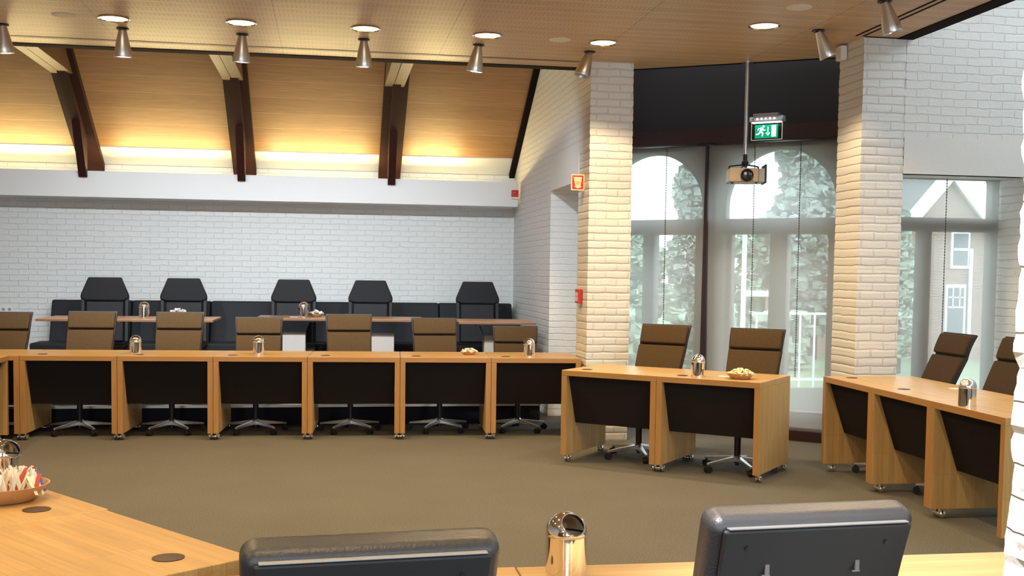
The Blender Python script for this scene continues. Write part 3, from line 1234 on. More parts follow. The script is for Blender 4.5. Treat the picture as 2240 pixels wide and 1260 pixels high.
def table(x, y, wd, dp, rz, label, ped=0.):
    e = empty('table', (x, y, .19), rz, label, 'table', 'rear tables on the step')
    b = MB()
    b.prism([(0, 0), (wd, 0), (wd, dp), (0, dp)], 2, .785, .81)
    b.build('tabletop', 'table_wood', e, bevel=.004)
    cx = wd / 2 + ped
    b = MB().box(cx - .21, cx + .27, .12, dp - .12, .765, .785)
    b.build('support_frame', 'bracket', e)
    b = MB()
    b.hexa([(cx - .125, .20, .655), (cx + .125, .20, .655), (cx + .125, .45, .655), (cx - .125, .45, .655),
            (cx - .168, .16, .765), (cx + .168, .16, .765), (cx + .168, .50, .765), (cx - .168, .50, .765)])
    b.build('bracket', 'bracket', e)
    MB().box(cx - .125, cx + .125, .21, .44, .04, .655).build('column', 'silver', e, bevel=.006)
    MB().box(cx - .17, cx + .17, .06, .62, 0, .04).build('foot_plate', 'silver', e, bevel=.01)
    b = MB().cyl((wd - .16, .05, .774), (wd - .16, .05, .786), .010, 12)
    b.build('knob', 'chrome', e, smooth=True)
    return e


table(-2.93, 11.735, .955, .78, -.02, 'leftmost rear table, behind the first brown chair')
table(-1.985, 11.66, .80, .82, -.01, 'second rear table from the left, with a heap of sachets')
table(-.805, 12.15, .86, .80, -.02, 'middle rear table bearing a bin and a small bowl', -.02)
table(.068, 12.03, .93, .80, -.06, 'rear table with visible grey column right of the middle', 0.03)
table(1.345, 11.56, .82, .80, -.05, 'right corner rear table below the black chair')

# ------------------------------------------------------------------ small things
def bin_mesh(rot_el, rot_az):
    e = empty('tabletop_bin')
    r, hc = .053, .120
    MB().lathe([(0, 0), (r, 0), (r, .112), (r - .0025, .112), (r - .0025, .004), (0, .004)], 40).build('body', 'chrome', e, smooth=True)
    b = MB()
    n = 14
    b.lathe([(r, .1135)] + [(r * cos(pi / 2 * i / n), hc + r * sin(pi / 2 * i / n)) for i in range(n)] + [(0, hc + r)], 48)
    nrm = Vector((cos(rot_el) * cos(rot_az), cos(rot_el) * sin(rot_az), sin(rot_el)))
    pl = Vector((0, 0, hc)) + nrm * (r * .80)
    geom = b.bm.verts[:] + b.bm.edges[:] + b.bm.faces[:]
    bmesh.ops.bisect_plane(b.bm, geom=geom, plane_co=pl, plane_no=nrm, clear_outer=True)
    MB().lathe([(0, .008), (.0475, .008), (.0475, .112), (.046, .112), (.046, .010), (0, .010)], 32).build('liner', 'speaker', e, smooth=True)
    d = b.build('dome_lid', 'chrome', e, smooth=True, angle=60)
    md = d.modifiers.new('wall', 'SOLIDIFY')
    md.thickness = .0018
    q = nrm.to_track_quat('Z', 'Y').to_matrix().to_4x4()
    MB().torus(pl, r * .60, .0021, 40, 8, q).build('rim', 'chrome', e, smooth=True)
    MB().torus((0, 0, .1130), r - .0004, .0009, 40, 6).build('seam_ring', 'satin', e, smooth=True)
    return e


binp = on
bins = [
    ((-1.721, 10.305, .75), R(35), R(100), 'chrome domed bin nearest the left end of the back row'),
    ((-.641, 10.292, .75), R(40), R(80), 'chrome domed bin on the third back row desk'),
    ((1.828, 10.072, .75), R(35), R(200), 'chrome domed bin on the right end desk of the back row'),
    ((-1.914, 11.985, 1.00), R(40), R(60), 'chrome domed bin on the left rear tables'),
    ((-.290, 12.46, 1.00), R(40), R(60), 'chrome domed bin on the middle rear table'),
    ((2.791, 8.094, .75), R(40), R(110), 'chrome domed bin on the angled pair of desks'),
    ((3.846, 6.171, .75), R(40), R(70), 'chrome domed bin on the right hand row of desks'),
    ((.600, 2.735, .75), R(38), R(-72), 'large gleaming domed bin in the foreground'),
    ((-1.128, 4.095, .75), R(30), R(-40), 'domed bin cut off by the left edge, behind the sachet bowl'),
]
for loc, el, az, lb in bins:
    e = bin_mesh(el, az)
    e.location = loc
    tag(e, lb, 'bin', 'chrome domed tabletop bins')


def bowl(loc, r, h, label, tilt=0.):
    e = MB().lathe([(0, .0), (r * .62, 0), (r * .70, h * .12), (r * .93, h * .75), (r, h), (r - .006, h), (r * .88, h * .70), (r * .62, .010), (0, .010)], 36).build('bowl', 'bowlwood', smooth=True)
    e.location = loc
    return tag(e, label, 'bowl', 'wooden bowls')


def pile(loc, r, z, n, mats, proto, name, label, cat, group, upright=False, zr=.03, elong=1.):
    rnd = random.Random(int(loc[0] * 1000) + n)
    for i in range(n):
        k = rnd.choice(mats)
        o = bpy.data.objects.new(name, proto[k])
        COL.objects.link(o)
        rad = r * math.sqrt(rnd.random())
        a = rnd.uniform(0, 2 * pi)
        f = 1 - (rad / r) ** 2
        o.location = (loc[0] + rad * cos(a) * elong, loc[1] + rad * sin(a), loc[2] + z + zr * f * rnd.uniform(.3, 1))
        if upright:
            o.rotation_euler = (rnd.uniform(-.45, .45), rnd.uniform(-.5, .5) + .5 * cos(a) * rad / r, rnd.uniform(0, pi))
        else:
            o.rotation_euler = (rnd.uniform(-.7, .7), rnd.uniform(-.7, .7), rnd.uniform(0, pi))
        tag(o, label, cat, group)


def proto_mesh(b, nm, mat):
    o = b.build(nm, mat)
    me = o.data
    bpy.data.objects.remove(o)
    for p in me.polygons:
        p.use_smooth = False
    return me


def pillow(L_, W_, T_):
    b = MB()
    for s in (-1, 1):
        pass
    nx, ny = 6, 4
    top, bot = {}, {}
    for i in range(nx + 1):
        for j in range(ny + 1):
            x, y = (i / nx - .5) * L_, (j / ny - .5) * W_
            t = T_ / 2 * (1 - (2 * i / nx - 1) ** 4) * (1 - (2 * j / ny - 1) ** 4)
            top[i, j] = b.bm.verts.new((x, y, t + .0004))
            bot[i, j] = b.bm.verts.new((x, y, -t - .0004))
    for i in range(nx):
        for j in range(ny):
            b.bm.faces.new((top[i, j], top[i + 1, j], top[i + 1, j + 1], top[i, j + 1]))
            b.bm.faces.new((bot[i, j], bot[i, j + 1], bot[i + 1, j + 1], bot[i + 1, j]))
    return b


sweets = {k: proto_mesh(pillow(.034, .024, .014), 'sweet', m) for k, m in (('w', 'paper'), ('c', 'cream'), ('y', 'yellow'))}
sach = {k: proto_mesh(pillow(.078, .014, .003), 'sachet', m) for k, m in (('w', 'paper'), ('c', 'cream'), ('b', 'bluep'), ('r', 'redp'))}
for me in sach.values():
    me.transform(Matrix.Rotation(pi / 2, 4, 'Y'))

bA = (1.294, 10.285, .75)
bowl(bA, .072, .034, 'small wooden bowl of sweets on the fifth back row desk')
pile(bA, .068, .030, 34, 'wwcc', sweets, 'wrapped_sweet', 'pale wrapped sweet heaped in the bowl on the back row', 'sweet', 'sweets in the back row bowl', zr=.036)
bB = (3.062, 7.915, .75)
bowl(bB, .105, .046, 'wooden bowl heaped with sweets on the angled pair')
pile((3.066, 7.912, .75), .088, .040, 60, 'wwccy', sweets, 'wrapped_sweet', 'cream or yellow sweet heaped in the bowl on the angled pair', 'sweet', 'sweets in the bowl on the angled pair', zr=.042)
bT = (-.150, 12.60, 1.00)
bowl(bT, .080, .036, 'small wooden bowl beside the bin on the middle rear table')
pile(bT, .072, .034, 34, 'wwwc', sweets, 'wrapped_sweet', 'white wrapped sweet in the bowl on the middle rear table', 'sweet', 'sweets in the rear bowl', zr=.04)
bT2 = (-1.60, 12.20, 1.00)
bowl(bT2, .115, .034, 'wooden bowl behind the second brown chair, on a rear table')
pile(bT2, .105, .040, 60, 'wwwc', sweets, 'wrapped_sweet', 'whitish sweet heaped in the bowl behind the second brown chair', 'sweet', 'sweets in the left rear bowl', zr=.055)
bD = (-1.075, 3.875, .75)
bowl(bD, .147, .056, 'large wooden bowl of paper sachets at the left edge')
pile(bD, .128, .058, 96, 'wwwwwccbr', sach, 'paper_sachet', 'slim paper sachet standing in the bowl at the left edge', 'sachet', 'sachets in the left bowl', upright=True, zr=.010)

o = MB().box(-.045, .045, -.03, .03, 0, .003).build('paper_napkin', 'paper')
o.location = (-.395, 12.50, 1.0005)
o.rotation_euler = (0, 0, .1)
tag(o, 'small white paper lying left of the bin on the middle rear table', 'paper')
o = MB().box(-.05, .05, -.035, .035, 0, .004).build('paper_napkin', 'paper')
o.location = (3.005, 8.075, .7505)
o.rotation_euler = (0, 0, -.7)
tag(o, 'small white paper left of the bowl on the angled pair', 'paper')
o = MB().box(-.035, .035, -.03, .03, 0, .004).build('paper_card', 'paper')
o.location = (4.36, 7.14, .7505)
o.rotation_euler = (0, 0, .2)
tag(o, 'white card at the back edge of the right hand row', 'card')

# ------------------------------------------------------------------ ceiling fittings
GD = 'recessed ceiling downlights'
dl = [(-1.641, 8.936, 'first lit downlight from the left'), (-.685, 8.862, 'second lit downlight from the left'), (.267, 8.858, 'third lit downlight, above a steel spotlight'),
      (1.237, 8.892, 'fourth lit downlight, offset right of its spotlight'), (2.208, 8.957, 'lit downlight in front of the left brick pillar'), (3.249, 8.081, 'lit downlight nearest the projector pole')]
d0 = empty('downlight')
b = MB().lathe([(.104, 0), (.117, -.002), (.118, -.007), (.112, -.009), (.102, -.003)], 36)
b.build('trim_ring', 'chrome', d0, smooth=True)
b = MB().lathe([(.104, -.002), (.080, -.0035), (.055, -.0030), (.03, -.0045), (.024, -.003)], 12)
b.build('reflector', 'lampglow', d0)
MB().lathe([(.024, -.003), (.020, -.006), (0, -.008)], 14).build('bulb', 'bulb', d0, smooth=True)
for i, (x, y, lb) in enumerate(dl):
    o = d0 if i == 0 else copy_tree(d0)
    o.location = (x, y, ZC)
    tag(o, lb + ' in the wood ceiling', 'downlight', GD)

GS = 'brushed steel ceiling spotlights'
b_h = empty('spotlight')
b = MB().lathe([(0, 0), (.048, 0), (.050, -.008), (.034, -.014), (0, -.014)], 28)
b.build('ceiling_cap', 'black', b_h, smooth=True)
b = MB().lathe([(0, -.012), (.030, -.012), (.034, -.03), (.050, -.10), (.064, -.17), (.070, -.215), (.068, -.222), (.060, -.222), (.056, -.19), (0, -.17)], 32)
sb = b.build('lamp_body', 'brushed', b_h, smooth=True)
MB().lathe([(0, -.172), (.050, -.172), (.050, -.176), (0, -.176)], 24).build('lamp_lens', 'speaker', sb, smooth=True)
sp = [(-1.640, 9.293, (.16, .02), 'first steel spotlight from the left, whole in view'), (-.712, 9.305, (.16, .05), 'second steel spotlight from the left, in front of the middle rafter'),
      (.265, 9.278, (.16, -.02), 'third steel spotlight, left of the right rafter'), (1.218, 9.281, (.16, .13), 'steel spotlight tilted slightly left of the fourth downlight'),
      (2.189, 9.348, (-.05, .32), 'steel spotlight tilted towards the left brick pillar'), (3.711, 8.138, (.0, -.42), 'steel spotlight tilted right beside the right pillar'),
      (3.755, 7.186, (.0, -.30), 'steel spotlight cut off by the top edge at right'), (-2.559, 9.352, (.16, -.05), 'steel spotlight cut off by the left edge')]
for i, (x, y, (rx, ry), lb) in enumerate(sp):
    o = b_h if i == 0 else copy_tree(b_h)
    o.location = (x, y, ZC)
    tag(o, lb, 'spotlight', GS)
    for k in kids(o):
        if k.name.startswith('lamp_body'):
            k.rotation_euler = (rx, ry, 0)

GP = 'round pale ceiling speakers'
for x, y, lb in ((-1.996, 8.908, 'round pale speaker grille left of the first downlight'), (1.841, 8.932, 'round pale speaker grille between the last two downlights of the row'),
                 (3.264, 7.483, 'round pale speaker grille at the top right of the ceiling')):
    o = MB().lathe([(0, -.004), (.075, -.006), (.086, -.004), (.090, 0), (0, .0)], 32).build('ceiling_speaker', 'speaker', smooth=True)
    o.location = (x, y, ZC)
    tag(o, lb, 'speaker', GP)

# projector
e = empty('projector', (3.655, 9.46, 2.42), 0, 'beige projector hanging on a long pole from the ceiling', 'projector')
pb = R(-14)
mt = Matrix.Rotation(pb, 4, 'Z')
MB().box(-.150, .110, -.11, .15, -.065, .062, mt).build('housing', 'projector', e, bevel=.016, bseg=3)
MB().box(.1105, .165, -.095, .14, -.062, .058, mt).build('side_cover', 'grey', e, bevel=.006)
MB().box(.166, .180, -.10, .145, -.07, .095, mt).build('rear_plate', 'black', e, bevel=.003)
b = MB()
c = mt @ Vector((.005, -.105, -.005))
dr = mt @ Vector((0, -1, 0))
Ml = Matrix.Translation(c) @ dr.to_track_quat('Z', 'Y').to_matrix().to_4x4()
b.lathe([(0, .0), (.056, .0), (.056, .03), (.046, .034), (.040, .02), (0, .012)], 32, mat=Ml)
b.build('lens', 'lens', e, smooth=True)
b = MB()
for s in ((-.14, -.02), (.12, .02), (-.02, .10), (0, -.06)):
    v = mt @ Vector((s[0], s[1], .082))
    b.cyl((0, 0, .10), v, .007, 8)
    w_ = mt @ Vector((s[0], s[1], .060))
    b.cyl(v, w_, .009, 8)
b.cyl((0, 0, .08), (0, 0, .19), .020, 12)
b.ball((0, 0, .115), .032, 1, 1, .8)
b.build('mounting_arms', 'black', e, smooth=True)
MB().cyl((0, 0, .17), (0, 0, ZC - 2.42 - .012), .017, 18).build('pole', 'satin', e, smooth=True)
MB().lathe([(0, 0), (.05, 0), (.05, -.012), (0, -.012)], 24, (0, 0, ZC - 2.42)).build('ceiling_plate', 'satin', e, smooth=True)
for s in (-.12, .09):
    v = mt @ Vector((s, -.08, -.065))
    MB().cyl(v, v - Vector((0, 0, .012)), .012, 10).build('foot', 'black', e, smooth=True)
b = MB()
for i in range(5):
    v = mt @ Vector((-.125 + .012 * i, -.1102, -.045))
    b.box(v.x, v.x + .008, v.y - .0006, v.y + .001, v.z, v.z + .005)
b.build('marking', 'black', e)

# exit sign
OE = -.12
c = MBAY @ Vector((-.225, OE, 2.96))
e = empty('exit_sign', c, -R(40), 'green emergency exit sign with running figure, hung under the dark beam', 'sign')
MB().box(-.125, .115, -.03, .10, .035, .068).build('mounting_box', 'frame', e, bevel=.004)
b = MB()
b.hexa([(-.155, -.045, -.010), (.155, -.045, -.010), (.165, .05, -.010), (-.165, .05, -.010),
        (-.165, -.02, .042), (.165, -.02, .042), (.165, .045, .042), (-.165, .045, .042)])
b.build('lamp_housing', 'grey', e, bevel=.008)
for i in range(6):
    x = -.12 + .04 * i
    MB().ball((x, -.040, .018), .007, seg=10, rings=6).build('vent_hole', 'lampwhite' if i else 'redp', e)
MB().box(-.135, .135, -.03, .02, -.0175, -.0105).build('lit_tube', 'lampwhite', e)
MB().box(-.143, .143, -.004, .003, -.170, -.0180).build('acrylic_panel', 'acrylic', e)
b = MB()
b.box(-.146, -.1432, -.005, .004, -.172, -.0180)
b.box(.1432, .146, -.005, .004, -.172, -.0180)
b.box(-.1431, .1431, -.005, .004, -.1735, -.1705)
b.build('panel_edge', 'acryl_edge', e)
MB().box(-.110, .108, -.0075, -.0045, -.158, -.035).build('green_legend', 'green', e)
fy0, fy1 = -.0095, -.0078


def fig(b, pts):
    b.prism(pts, 1, fy0, fy1)


def limb(b, p, q, w0, w1):
    p, q = Vector(p), Vector(q)
    d = (q - p).normalized()
    n_ = Vector((-d.y, d.x))
    fig(b, [tuple(p + n_ * w0), tuple(p - n_ * w0), tuple(q - n_ * w1), tuple(q + n_ * w1)])


b = MB()
hc_ = (-.028, -.050)
fig(b, [(hc_[0] + .010 * cos(i * pi / 6), hc_[1] + .010 * sin(i * pi / 6)) for i in range(12)])
limb(b, (-.040, -.062), (-.056, -.098), .013, .010)      # torso
limb(b, (-.042, -.064), (-.074, -.068), .005, .004)      # rear arm
limb(b, (-.074, -.066), (-.082, -.086), .004, .004)
limb(b, (-.038, -.066), (-.024, -.088), .005, .004)      # front arm
limb(b, (-.025, -.087), (-.008, -.082), .004, .004)
limb(b, (-.054, -.096), (-.032, -.112), .008, .006)      # front leg
limb(b, (-.033, -.110), (-.040, -.140), .006, .005)
limb(b, (-.058, -.096), (-.072, -.116), .008, .006)      # rear leg
limb(b, (-.071, -.115), (-.098, -.122), .006, .005)
b.build('running_figure', 'exitwhite', e)
b = MB()
fig(b, [(.010, -.055), (.018, -.055), (.018, -.110), (.010, -.110)])
fig(b, [(.014, -.136), (-.006, -.112), (-.001, -.106), (.014, -.122), (.029, -.106), (.034, -.112)])
b.build('down_arrow', 'exitwhite', e)
b = MB()
fig(b, [(.048, -.042), (.090, -.042), (.090, -.146), (.048, -.146)])
b.build('door_symbol', 'exitwhite', e)

# fire sign flag on the side wall
e = empty('fire_sign', (2.240, 9.965, 2.365), 0, 'red and cream fire hose sign sticking out by the left pillar', 'sign')
MB().box(-.062, .063, -.004, .004, -.075, .072).build('plate', 'creamsign', e, bevel=.002)
MB().box(-.052, .053, -.0055, -.0041, -.064, .062).build('red_field', 'redsign', e)
b = MB()
b.prism([(-.040, .048), (.040, .048), (.026, -.036), (-.022, -.036)], 1, -.0070, -.0056)
b.prism([(-.038, -.036), (.040, -.036), (.024, -.050), (.004, -.057), (-.016, -.050)], 1, -.0070, -.0056)
b.build('hose_symbol', 'creamsign', e)
b = MB()
b.lathe([(0, 0), (.0055, 0), (.0055, .0008), (0, .0008)], 14, mat=Matrix.Translation((.0, -.0072, -.006)) @ Matrix.Rotation(pi / 2, 4, 'X'))
b.torus((.0, -.0075, -.006), .016, .0016, 20, 6, Matrix.Rotation(pi / 2, 4, 'X'))
b.build('reel_mark', 'signdark', e)
MB().box(.030, .064, -.002, .006, -.082, -.0755).build('bracket', 'grey', e)

e = empty('fire_call_point', (2.304, 10.03, 1.32), 0, 'red fire alarm call point on the side of the left pillar', 'alarm')
MB().box(-.042, -.0005, -.066, .066, -.068, .062).build('housing', 'red', e, bevel=.004)
MB().box(-.0445, -.0421, -.045, .045, -.050, -.006).build('glass_plate', 'white', e)
MB().box(-.0445, -.0421, -.045, .045, .000, .034).build('label_plate', 'white', e)

e = empty('alarm_sounder', (2.222, 13.38, 2.49), 0, 'red alarm sounder at the right end of the white beam', 'alarm')
MB().box(-.043, .040, -.05, -.0005, -.042, .042).build('housing', 'red', e, bevel=.008)
MB().lathe([(0, .006), (.018, .004), (.024, 0), (0, 0)], 20, mat=Matrix.Translation((0, -.0502, .004)) @ Matrix.Rotation(pi / 2, 4, 'X')).build('horn', 'red', e, smooth=True)
MB().box(-.040, .038, -.045, -.002, -.066, -.0425).build('base', 'speaker', e, bevel=.003)

e = empty('motion_sensor', (4.163, 8.60, 3.355), 0, 'small white sensor box at the top of the right pillar', 'sensor')
MB().box(-.062, -.006, -.05, .05, -.055, .062).build('housing', 'white', e, bevel=.008)
MB().box(-.066, -.0622, -.035, .035, -.045, .005).build('sensor_lens', 'speaker', e, bevel=.0015)

e = empty('wall_socket', (-3.79, 13.9, 1.005), 0, 'white double socket on the back wall at the left edge', 'socket')
MB().box(-.075, .075, -.012, -.0005, -.042, .042).build('plate', 'white', e, bevel=.003)
for s in (-1, 1):
    MB().lathe([(0, 0), (.020, 0), (.020, .002), (0, .002)], 18, mat=Matrix.Translation((s * .034, -.0122, .005)) @ Matrix.Rotation(pi / 2, 4, 'X')).build('outlet', 'grey', e, smooth=True)
struct(MB().box(-3.92, -3.66, 13.86, 13.899, .93, .955), 'trim_11', 'white', 'thin white cable duct under the wall socket')

# ------------------------------------------------------------------ outside
struct(MB().box(-30, 60, 9.0, 90, -.45, -.40), 'ground', 'grass', 'lawn outside the windows')
struct(MB().box(2.9, 14, 12.5, 17, -.40, -.37), 'path', 'paving', 'pale paving outside the bay windows')


def tree(x, y, h, rad, n, label, mat='leaf', conic=0., trunk=.18, size=.35, zb=.25):
    rnd = random.Random(int(x * 10) + n)
    e = empty('tree', (x, y, -.4), 0, label, 'tree', 'trees outside the windows')
    b = MB()
    for i in range(n):
        zz = rnd.random() ** .8
        z = h * (zb + (1 - zb) * zz)
        prof = math.sin(pi * min(1, .18 + .82 * zz)) ** .6 if not conic else (1 - zz * .93)
        lump = .75 + .25 * sin(5 * zz * pi + x)
        a = rnd.uniform(0, 2 * pi)
        rr = rad * prof * lump * math.sqrt(rnd.uniform(.25, 1))
        c = Vector((rr * cos(a), rr * sin(a), z))
        q = Matrix.Rotation(rnd.uniform(0, 2 * pi), 3, 'Z') @ Matrix.Rotation(rnd.uniform(0, pi), 3, 'X')
        s = size * rnd.uniform(.5, 1.2)
        pts = [c + q @ Vector(v) * s for v in ((-.5, -.35, 0), (.5, -.3, .1), (.55, .35, 0), (0, .5, .12), (-.5, .3, 0))]
        b._add(pts, [(0, 1, 2, 3, 4)])
    b.build('foliage', mat, e)
    b = MB()
    b.cyl((0, 0, 0), (0, 0, h * .8), trunk, 10, trunk * .3)
    for i in range(5):
        a = rnd.uniform(0, 2 * pi)
        z = h * rnd.uniform(.3, .6)
        b.cyl((0, 0, z), (rad * .6 * cos(a), rad * .6 * sin(a), z + rad * .5), trunk * .3, 6, trunk * .1)
    b.build('trunk', 'bark', e, smooth=True)
    return e


tree(10.95, 24, 9.5, 1.45, 9000, 'tall dark tree filling the right arched window', size=.22, zb=.06)
tree(8.15, 24.3, 4.9, .62, 2400, 'slim dark tree at the right side of the left arched window', size=.18, zb=.12)
tree(9.6, 35, 3.4, 2.2, 4000, 'bushy tree in the distance behind the lamp post', 'leaf2', size=.25, zb=.04)
tree(14.6, 36, 3.8, 1.6, 3000, 'bushy tree in the distance behind the railing', 'leaf2', size=.25, zb=.04)
tree(11.25, 20.5, 3.3, .40, 1300, 'small loose tree left of the brick house', 'leaf2', size=.14, zb=.10, trunk=.05)
# hedge of low bushes
for i, (x, lb) in enumerate(((5.6, 'low bush at the left of the bay view'), (7.35, 'low bush near the white lamp post'), (9.05, 'low bush behind the white railing'))):
    rnd = random.Random(50 + i)
    e = empty('bush', (x, 21.5, -.4), 0, lb, 'bush', 'bushes outside')
    b = MB()
    for k in range(300):
        c = Vector((rnd.uniform(-.62, .62), rnd.uniform(-.35, .35), 1.15 * rnd.random() ** .7))
        q = Matrix.Rotation(rnd.uniform(0, 6.28), 3, 'Z') @ Matrix.Rotation(rnd.uniform(0, pi), 3, 'X')
        b._add([c + q @ Vector(v) * .28 for v in ((-.5, -.35, 0), (.5, -.3, .1), (.55, .35, 0), (-.5, .3, 0))], [(0, 1, 2, 3)])
    b.build('foliage', 'leaf2', e)
    MB().cyl((0, 0, 0), (0, 0, .8), .05, 8).build('stem', 'bark', e)

e = empty('lamp_post', (7.76, 20, -.4), 0, 'tall white lamp post outside the bay with a short cross bar', 'lamp post')
MB().cyl((0, 0, 0), (0, 0, 4.9), .050, 12, .04).build('pole', 'white', e, smooth=True)
MB().tube([(0, 0, 4.85), (.1, 0, 5.1), (.4, 0, 5.25), (.9, 0, 5.3)], .04, 10).build('arm', 'white', e, smooth=True)
MB().box(0, .50, -.03, .03, 1.53, 1.64).build('cross_bar', 'white', e)

e = empty('railing', (7.2, 18, -.4), 0, 'thin white railing outside the right arched window', 'railing')
MB().box(0, 2.2, -.02, .02, 1.26, 1.30).build('top_rail', 'white', e)
MB().box(0, 2.2, -.02, .02, .12, .16).build('bottom_rail', 'white', e)
for i in range(9):
    MB().box(.02 + .265 * i, .045 + .265 * i, -.015, .015, 0, 1.26).build('post', 'white', e)

# house opposite
e = empty('house', (14.3, 24, -.4), 0, 'brick house with a white edged gable seen through the right window', 'house')
b = MB()
b.prism([(-2.0, 0), (2.3, 0), (2.3, 1.72), (0, 4.35), (-2.0, 2.07)], 1, 0, 6)
b.build('facade', 'housebrick', e)
for s, (x1, z1) in enumerate(((2.5, 1.49), (-2.2, 1.84))):
    d = Vector((x1, 0, z1 - 4.35)).normalized()
    up = Vector((-d.z, 0, d.x)) if d.x > 0 else Vector((d.z, 0, -d.x))
    p0, p1 = Vector((0, 0, 4.35)), Vector((x1, 0, z1))
    for nm, y0, y1, a0, a1, mt_ in (('bargeboard', -.22, -.12, -.10, .20, 'white'), ('roof', -.11, 6.2, .03, .16, 'tiles')):
        b = MB()
        q = [p0 + up * a0, p1 + up * a0, p1 + up * a1, p0 + up * a1]
        b.prism([(v.x, v.z) for v in q], 1, y0, y1)
        b.build(nm, mt_, e)


def hwin(x0, x1, z0, z1, bars=True):
    b = MB()
    b.box(x0, x1, -.06, -.005, z0, z1)
    f = b.build('window', 'white', e)
    MB().box(x0 + .06, x1 - .06, -.075, -.061, z0 + .08, z1 - .08).build('pane', 'hglass', f)
    b = MB()
    if bars:
        zz = z1 - .08 - (z1 - z0) * .3
        b.box(x0 + .06, x1 - .06, -.09, -.076, zz - .02, zz + .02)
        for k in (1, 2):
            xx = x0 + (x1 - x0) * k / 3
            b.box(xx - .015, xx + .015, -.09, -.076, zz, z1 - .08)
        b.box(x0 + .06, x1 - .06, -.09, -.076, (zz + z1) / 2 - .05, (zz + z1) / 2 - .02)
    else:
        b.box(x0 + .06, x1 - .06, -.09, -.076, (z0 + z1) / 2 - .03, (z0 + z1) / 2 + .03)
    b.build('glazing_bars', 'white', f)


hwin(.08, .56, 2.15, 3.05, False)
hwin(-.02, .50, -.05 + .3, 1.78)
MB().cyl((.585, -.08, .2), (.585, -.08, 2.62), .045, 10).build('downpipe', 'white', e, smooth=True)
MB().box(-1.1, -.62, -.09, -.02, 1.35, 1.47).build('window_sill', 'white', e)

# ------------------------------------------------------------------ light
w = bpy.data.worlds.new('overcast')
scn.world = w
w.use_nodes = True
nt = w.node_tree
bg = nt.nodes['Background']
bg.inputs[0].default_value = (.80, .91, 1.0, 1)
bg.inputs[1].default_value = 7.0


def spot(x, y, z, power, ang, blend, col, tgt=None, r=.06, name='lamp'):
    l = bpy.data.lights.new(name, 'SPOT')
    l.energy = power
    l.spot_size = R(ang)
    l.spot_blend = blend
    l.color = col
    l.shadow_soft_size = r
    o = bpy.data.objects.new(name, l)
    COL.objects.link(o)
    o.location = (x, y, z)
    if tgt:
        o.rotation_euler = (Vector(tgt) - Vector((x, y, z))).to_track_quat('-Z', 'Y').to_euler()
    return o


WARM = (1., .72, .40)
for x, y, _ in dl:
    spot(x, y, ZC - .03, 105, 122, .35, WARM)
# lamps of the same ceiling outside the picture
for x, y in ((-2.6, 8.9), (-3.6, 8.9), (-2.6, 6.0), (-.9, 6.0), (.9, 6.0), (2.6, 6.0), (3.7, 6.3), (-2.6, 3.6), (-.9, 3.4), (.9, 3.4), (2.6, 4.2), (0, 1.2), (-2.4, 1.2)):
    spot(x, y, ZC - .03, 95, 140, .55, WARM)


def area(loc, tgt, sx, sy, power, col, name='daylight', spread=0):
    l = bpy.data.lights.new(name, 'AREA')
    l.shape = 'RECTANGLE'
    l.size, l.size_y = sx, sy
    l.energy = power
    l.color = col
    o = bpy.data.objects.new(name, l)
    COL.objects.link(o)
    o.location = loc
    o.rotation_euler = (Vector(tgt) - Vector(loc)).to_track_quat('-Z', 'Y').to_euler()
    if spread:
        l.spread = R(spread)
    return o


DAY = (.84, .93, 1.0)
# cove strip lights between the rafters, behind the white beam
edges = [-6, -4.57, -2.80, -1.03, .72, 2.30]
for a, b_ in zip(edges[:-1], edges[1:]):
    e = empty('strip_light', ((a + b_) / 2, 13.70, 2.37), 0, 'glowing strip light behind the white beam, between rafters', 'light', 'strip lights behind the white beam')
    hl = (b_ - a) / 2 - .24
    MB().box(-hl, hl, -.03, .03, 0, .175).build('batten', 'white', e)
    MB().cyl((-hl + .02, 0, .196), (hl - .02, 0, .196), .0185, 12).build('tube', 'tube', e, smooth=True)
    cut = .45 if b_ > 2 else 0
    area(((a + b_ - cut) / 2, 13.70, 2.592), ((a + b_ - cut) / 2, 12.0, 3.2), b_ - a - .52 - cut, .03, 24 * (.7 if cut else 1), (1., .78, .34), 'cove_light')

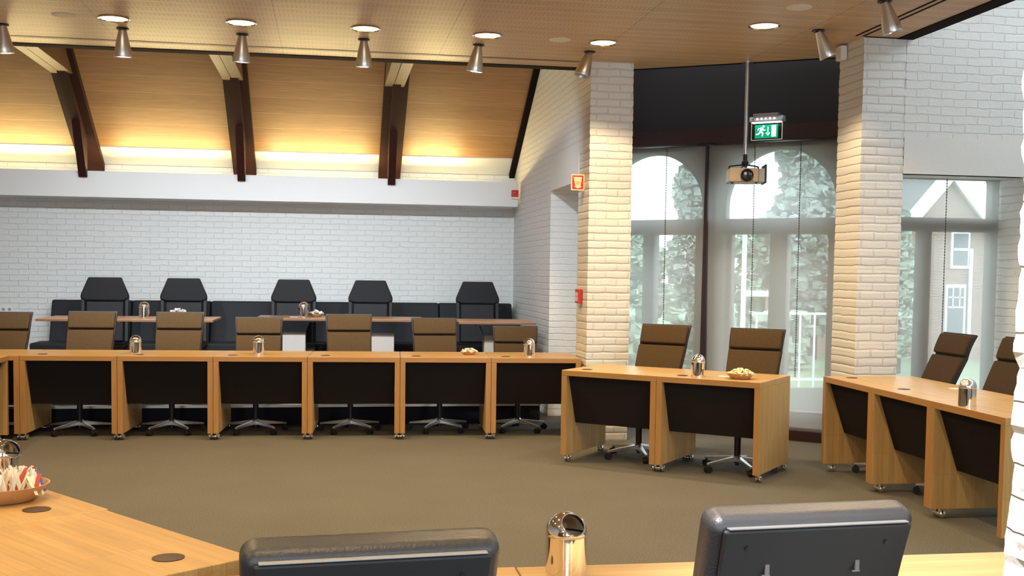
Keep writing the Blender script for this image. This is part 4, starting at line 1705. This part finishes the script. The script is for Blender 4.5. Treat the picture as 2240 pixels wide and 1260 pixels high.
# cool lamps of the steel spotlights, aimed at the white beam and the back wall
for x, y, _, lb in sp:
    if y > 9 and x < 2:
        spot(x, y + .035, ZC - .200, 215, 96, .8, DAY, (x + .15, 13.9, 1.35) if x < 1 else (2.05, 13.5, 1.75), .03, 'wall_lamp')
spot(.25, 1.55, ZC - .1, 650, 46, .5, (.98, .98, 1), (1.40, 1.95, 1.05), .05, 'added_pier_fill')  # added fill without a fixture, whitens the side of the near pier


def portal(loc, tgt, sx, sy):
    o = area(loc, tgt, sx, sy, 1, (1, 1, 1), 'sky_portal')
    o.data.cycles.is_portal = True


for a, b_ in ((-3.6, -2.2), (-.55, .85), (2.6, 5.2)):
    portal(((a + b_) / 2, -3.05, 1.62), ((a + b_) / 2, 0, 1.62), b_ - a, 2.5)
portal((6.55, 7.8, 5.7), (6.55, 7.8, 0), .9, 2.8)
for ct in (C1, C2):
    c = MBAY @ Vector((ct, .38, 1.45))
    portal(c, c - BN, 1.2, 2.7)
portal((5.065, 8.8, 1.25), (5.065, 0, 1.25), 1.05, 2.3)

# ------------------------------------------------------------------ camera
cam = bpy.data.cameras.new('camera')
co = bpy.data.objects.new('camera', cam)
COL.objects.link(co)
scn.camera = co
yaw, pitch, roll, eye = .16383, .05398, .01335, 1.5345
fwd = Vector((sin(yaw) * cos(pitch), cos(yaw) * cos(pitch), -sin(pitch)))
rt = Vector((cos(yaw), -sin(yaw), 0))
up = rt.cross(fwd)
r2 = rt * cos(roll) + up * sin(roll)
u2 = -rt * sin(roll) + up * cos(roll)
co.matrix_world = Matrix(((r2.x, u2.x, -fwd.x, 0), (r2.y, u2.y, -fwd.y, 0), (r2.z, u2.z, -fwd.z, eye), (0, 0, 0, 1)))
cam.sensor_fit = 'HORIZONTAL'
cam.sensor_width = 36
cam.lens = 2412.94 / 2240 * 36
cam.shift_y = (725.15 - 630) / 2240
cam.clip_start = .05
cam.clip_end = 300

vs = scn.view_settings
vs.view_transform = 'Standard'
vs.look = 'None'
vs.gamma = 1
vs.exposure = 0.35
vs.use_curve_mapping = False
scn.cycles.use_denoising = True
scn.cycles.max_bounces = 8
scn.cycles.transparent_max_bounces = 16
scn.cycles.sample_clamp_indirect = 6
scn.cycles.caustics_reflective = False
scn.cycles.caustics_refractive = False
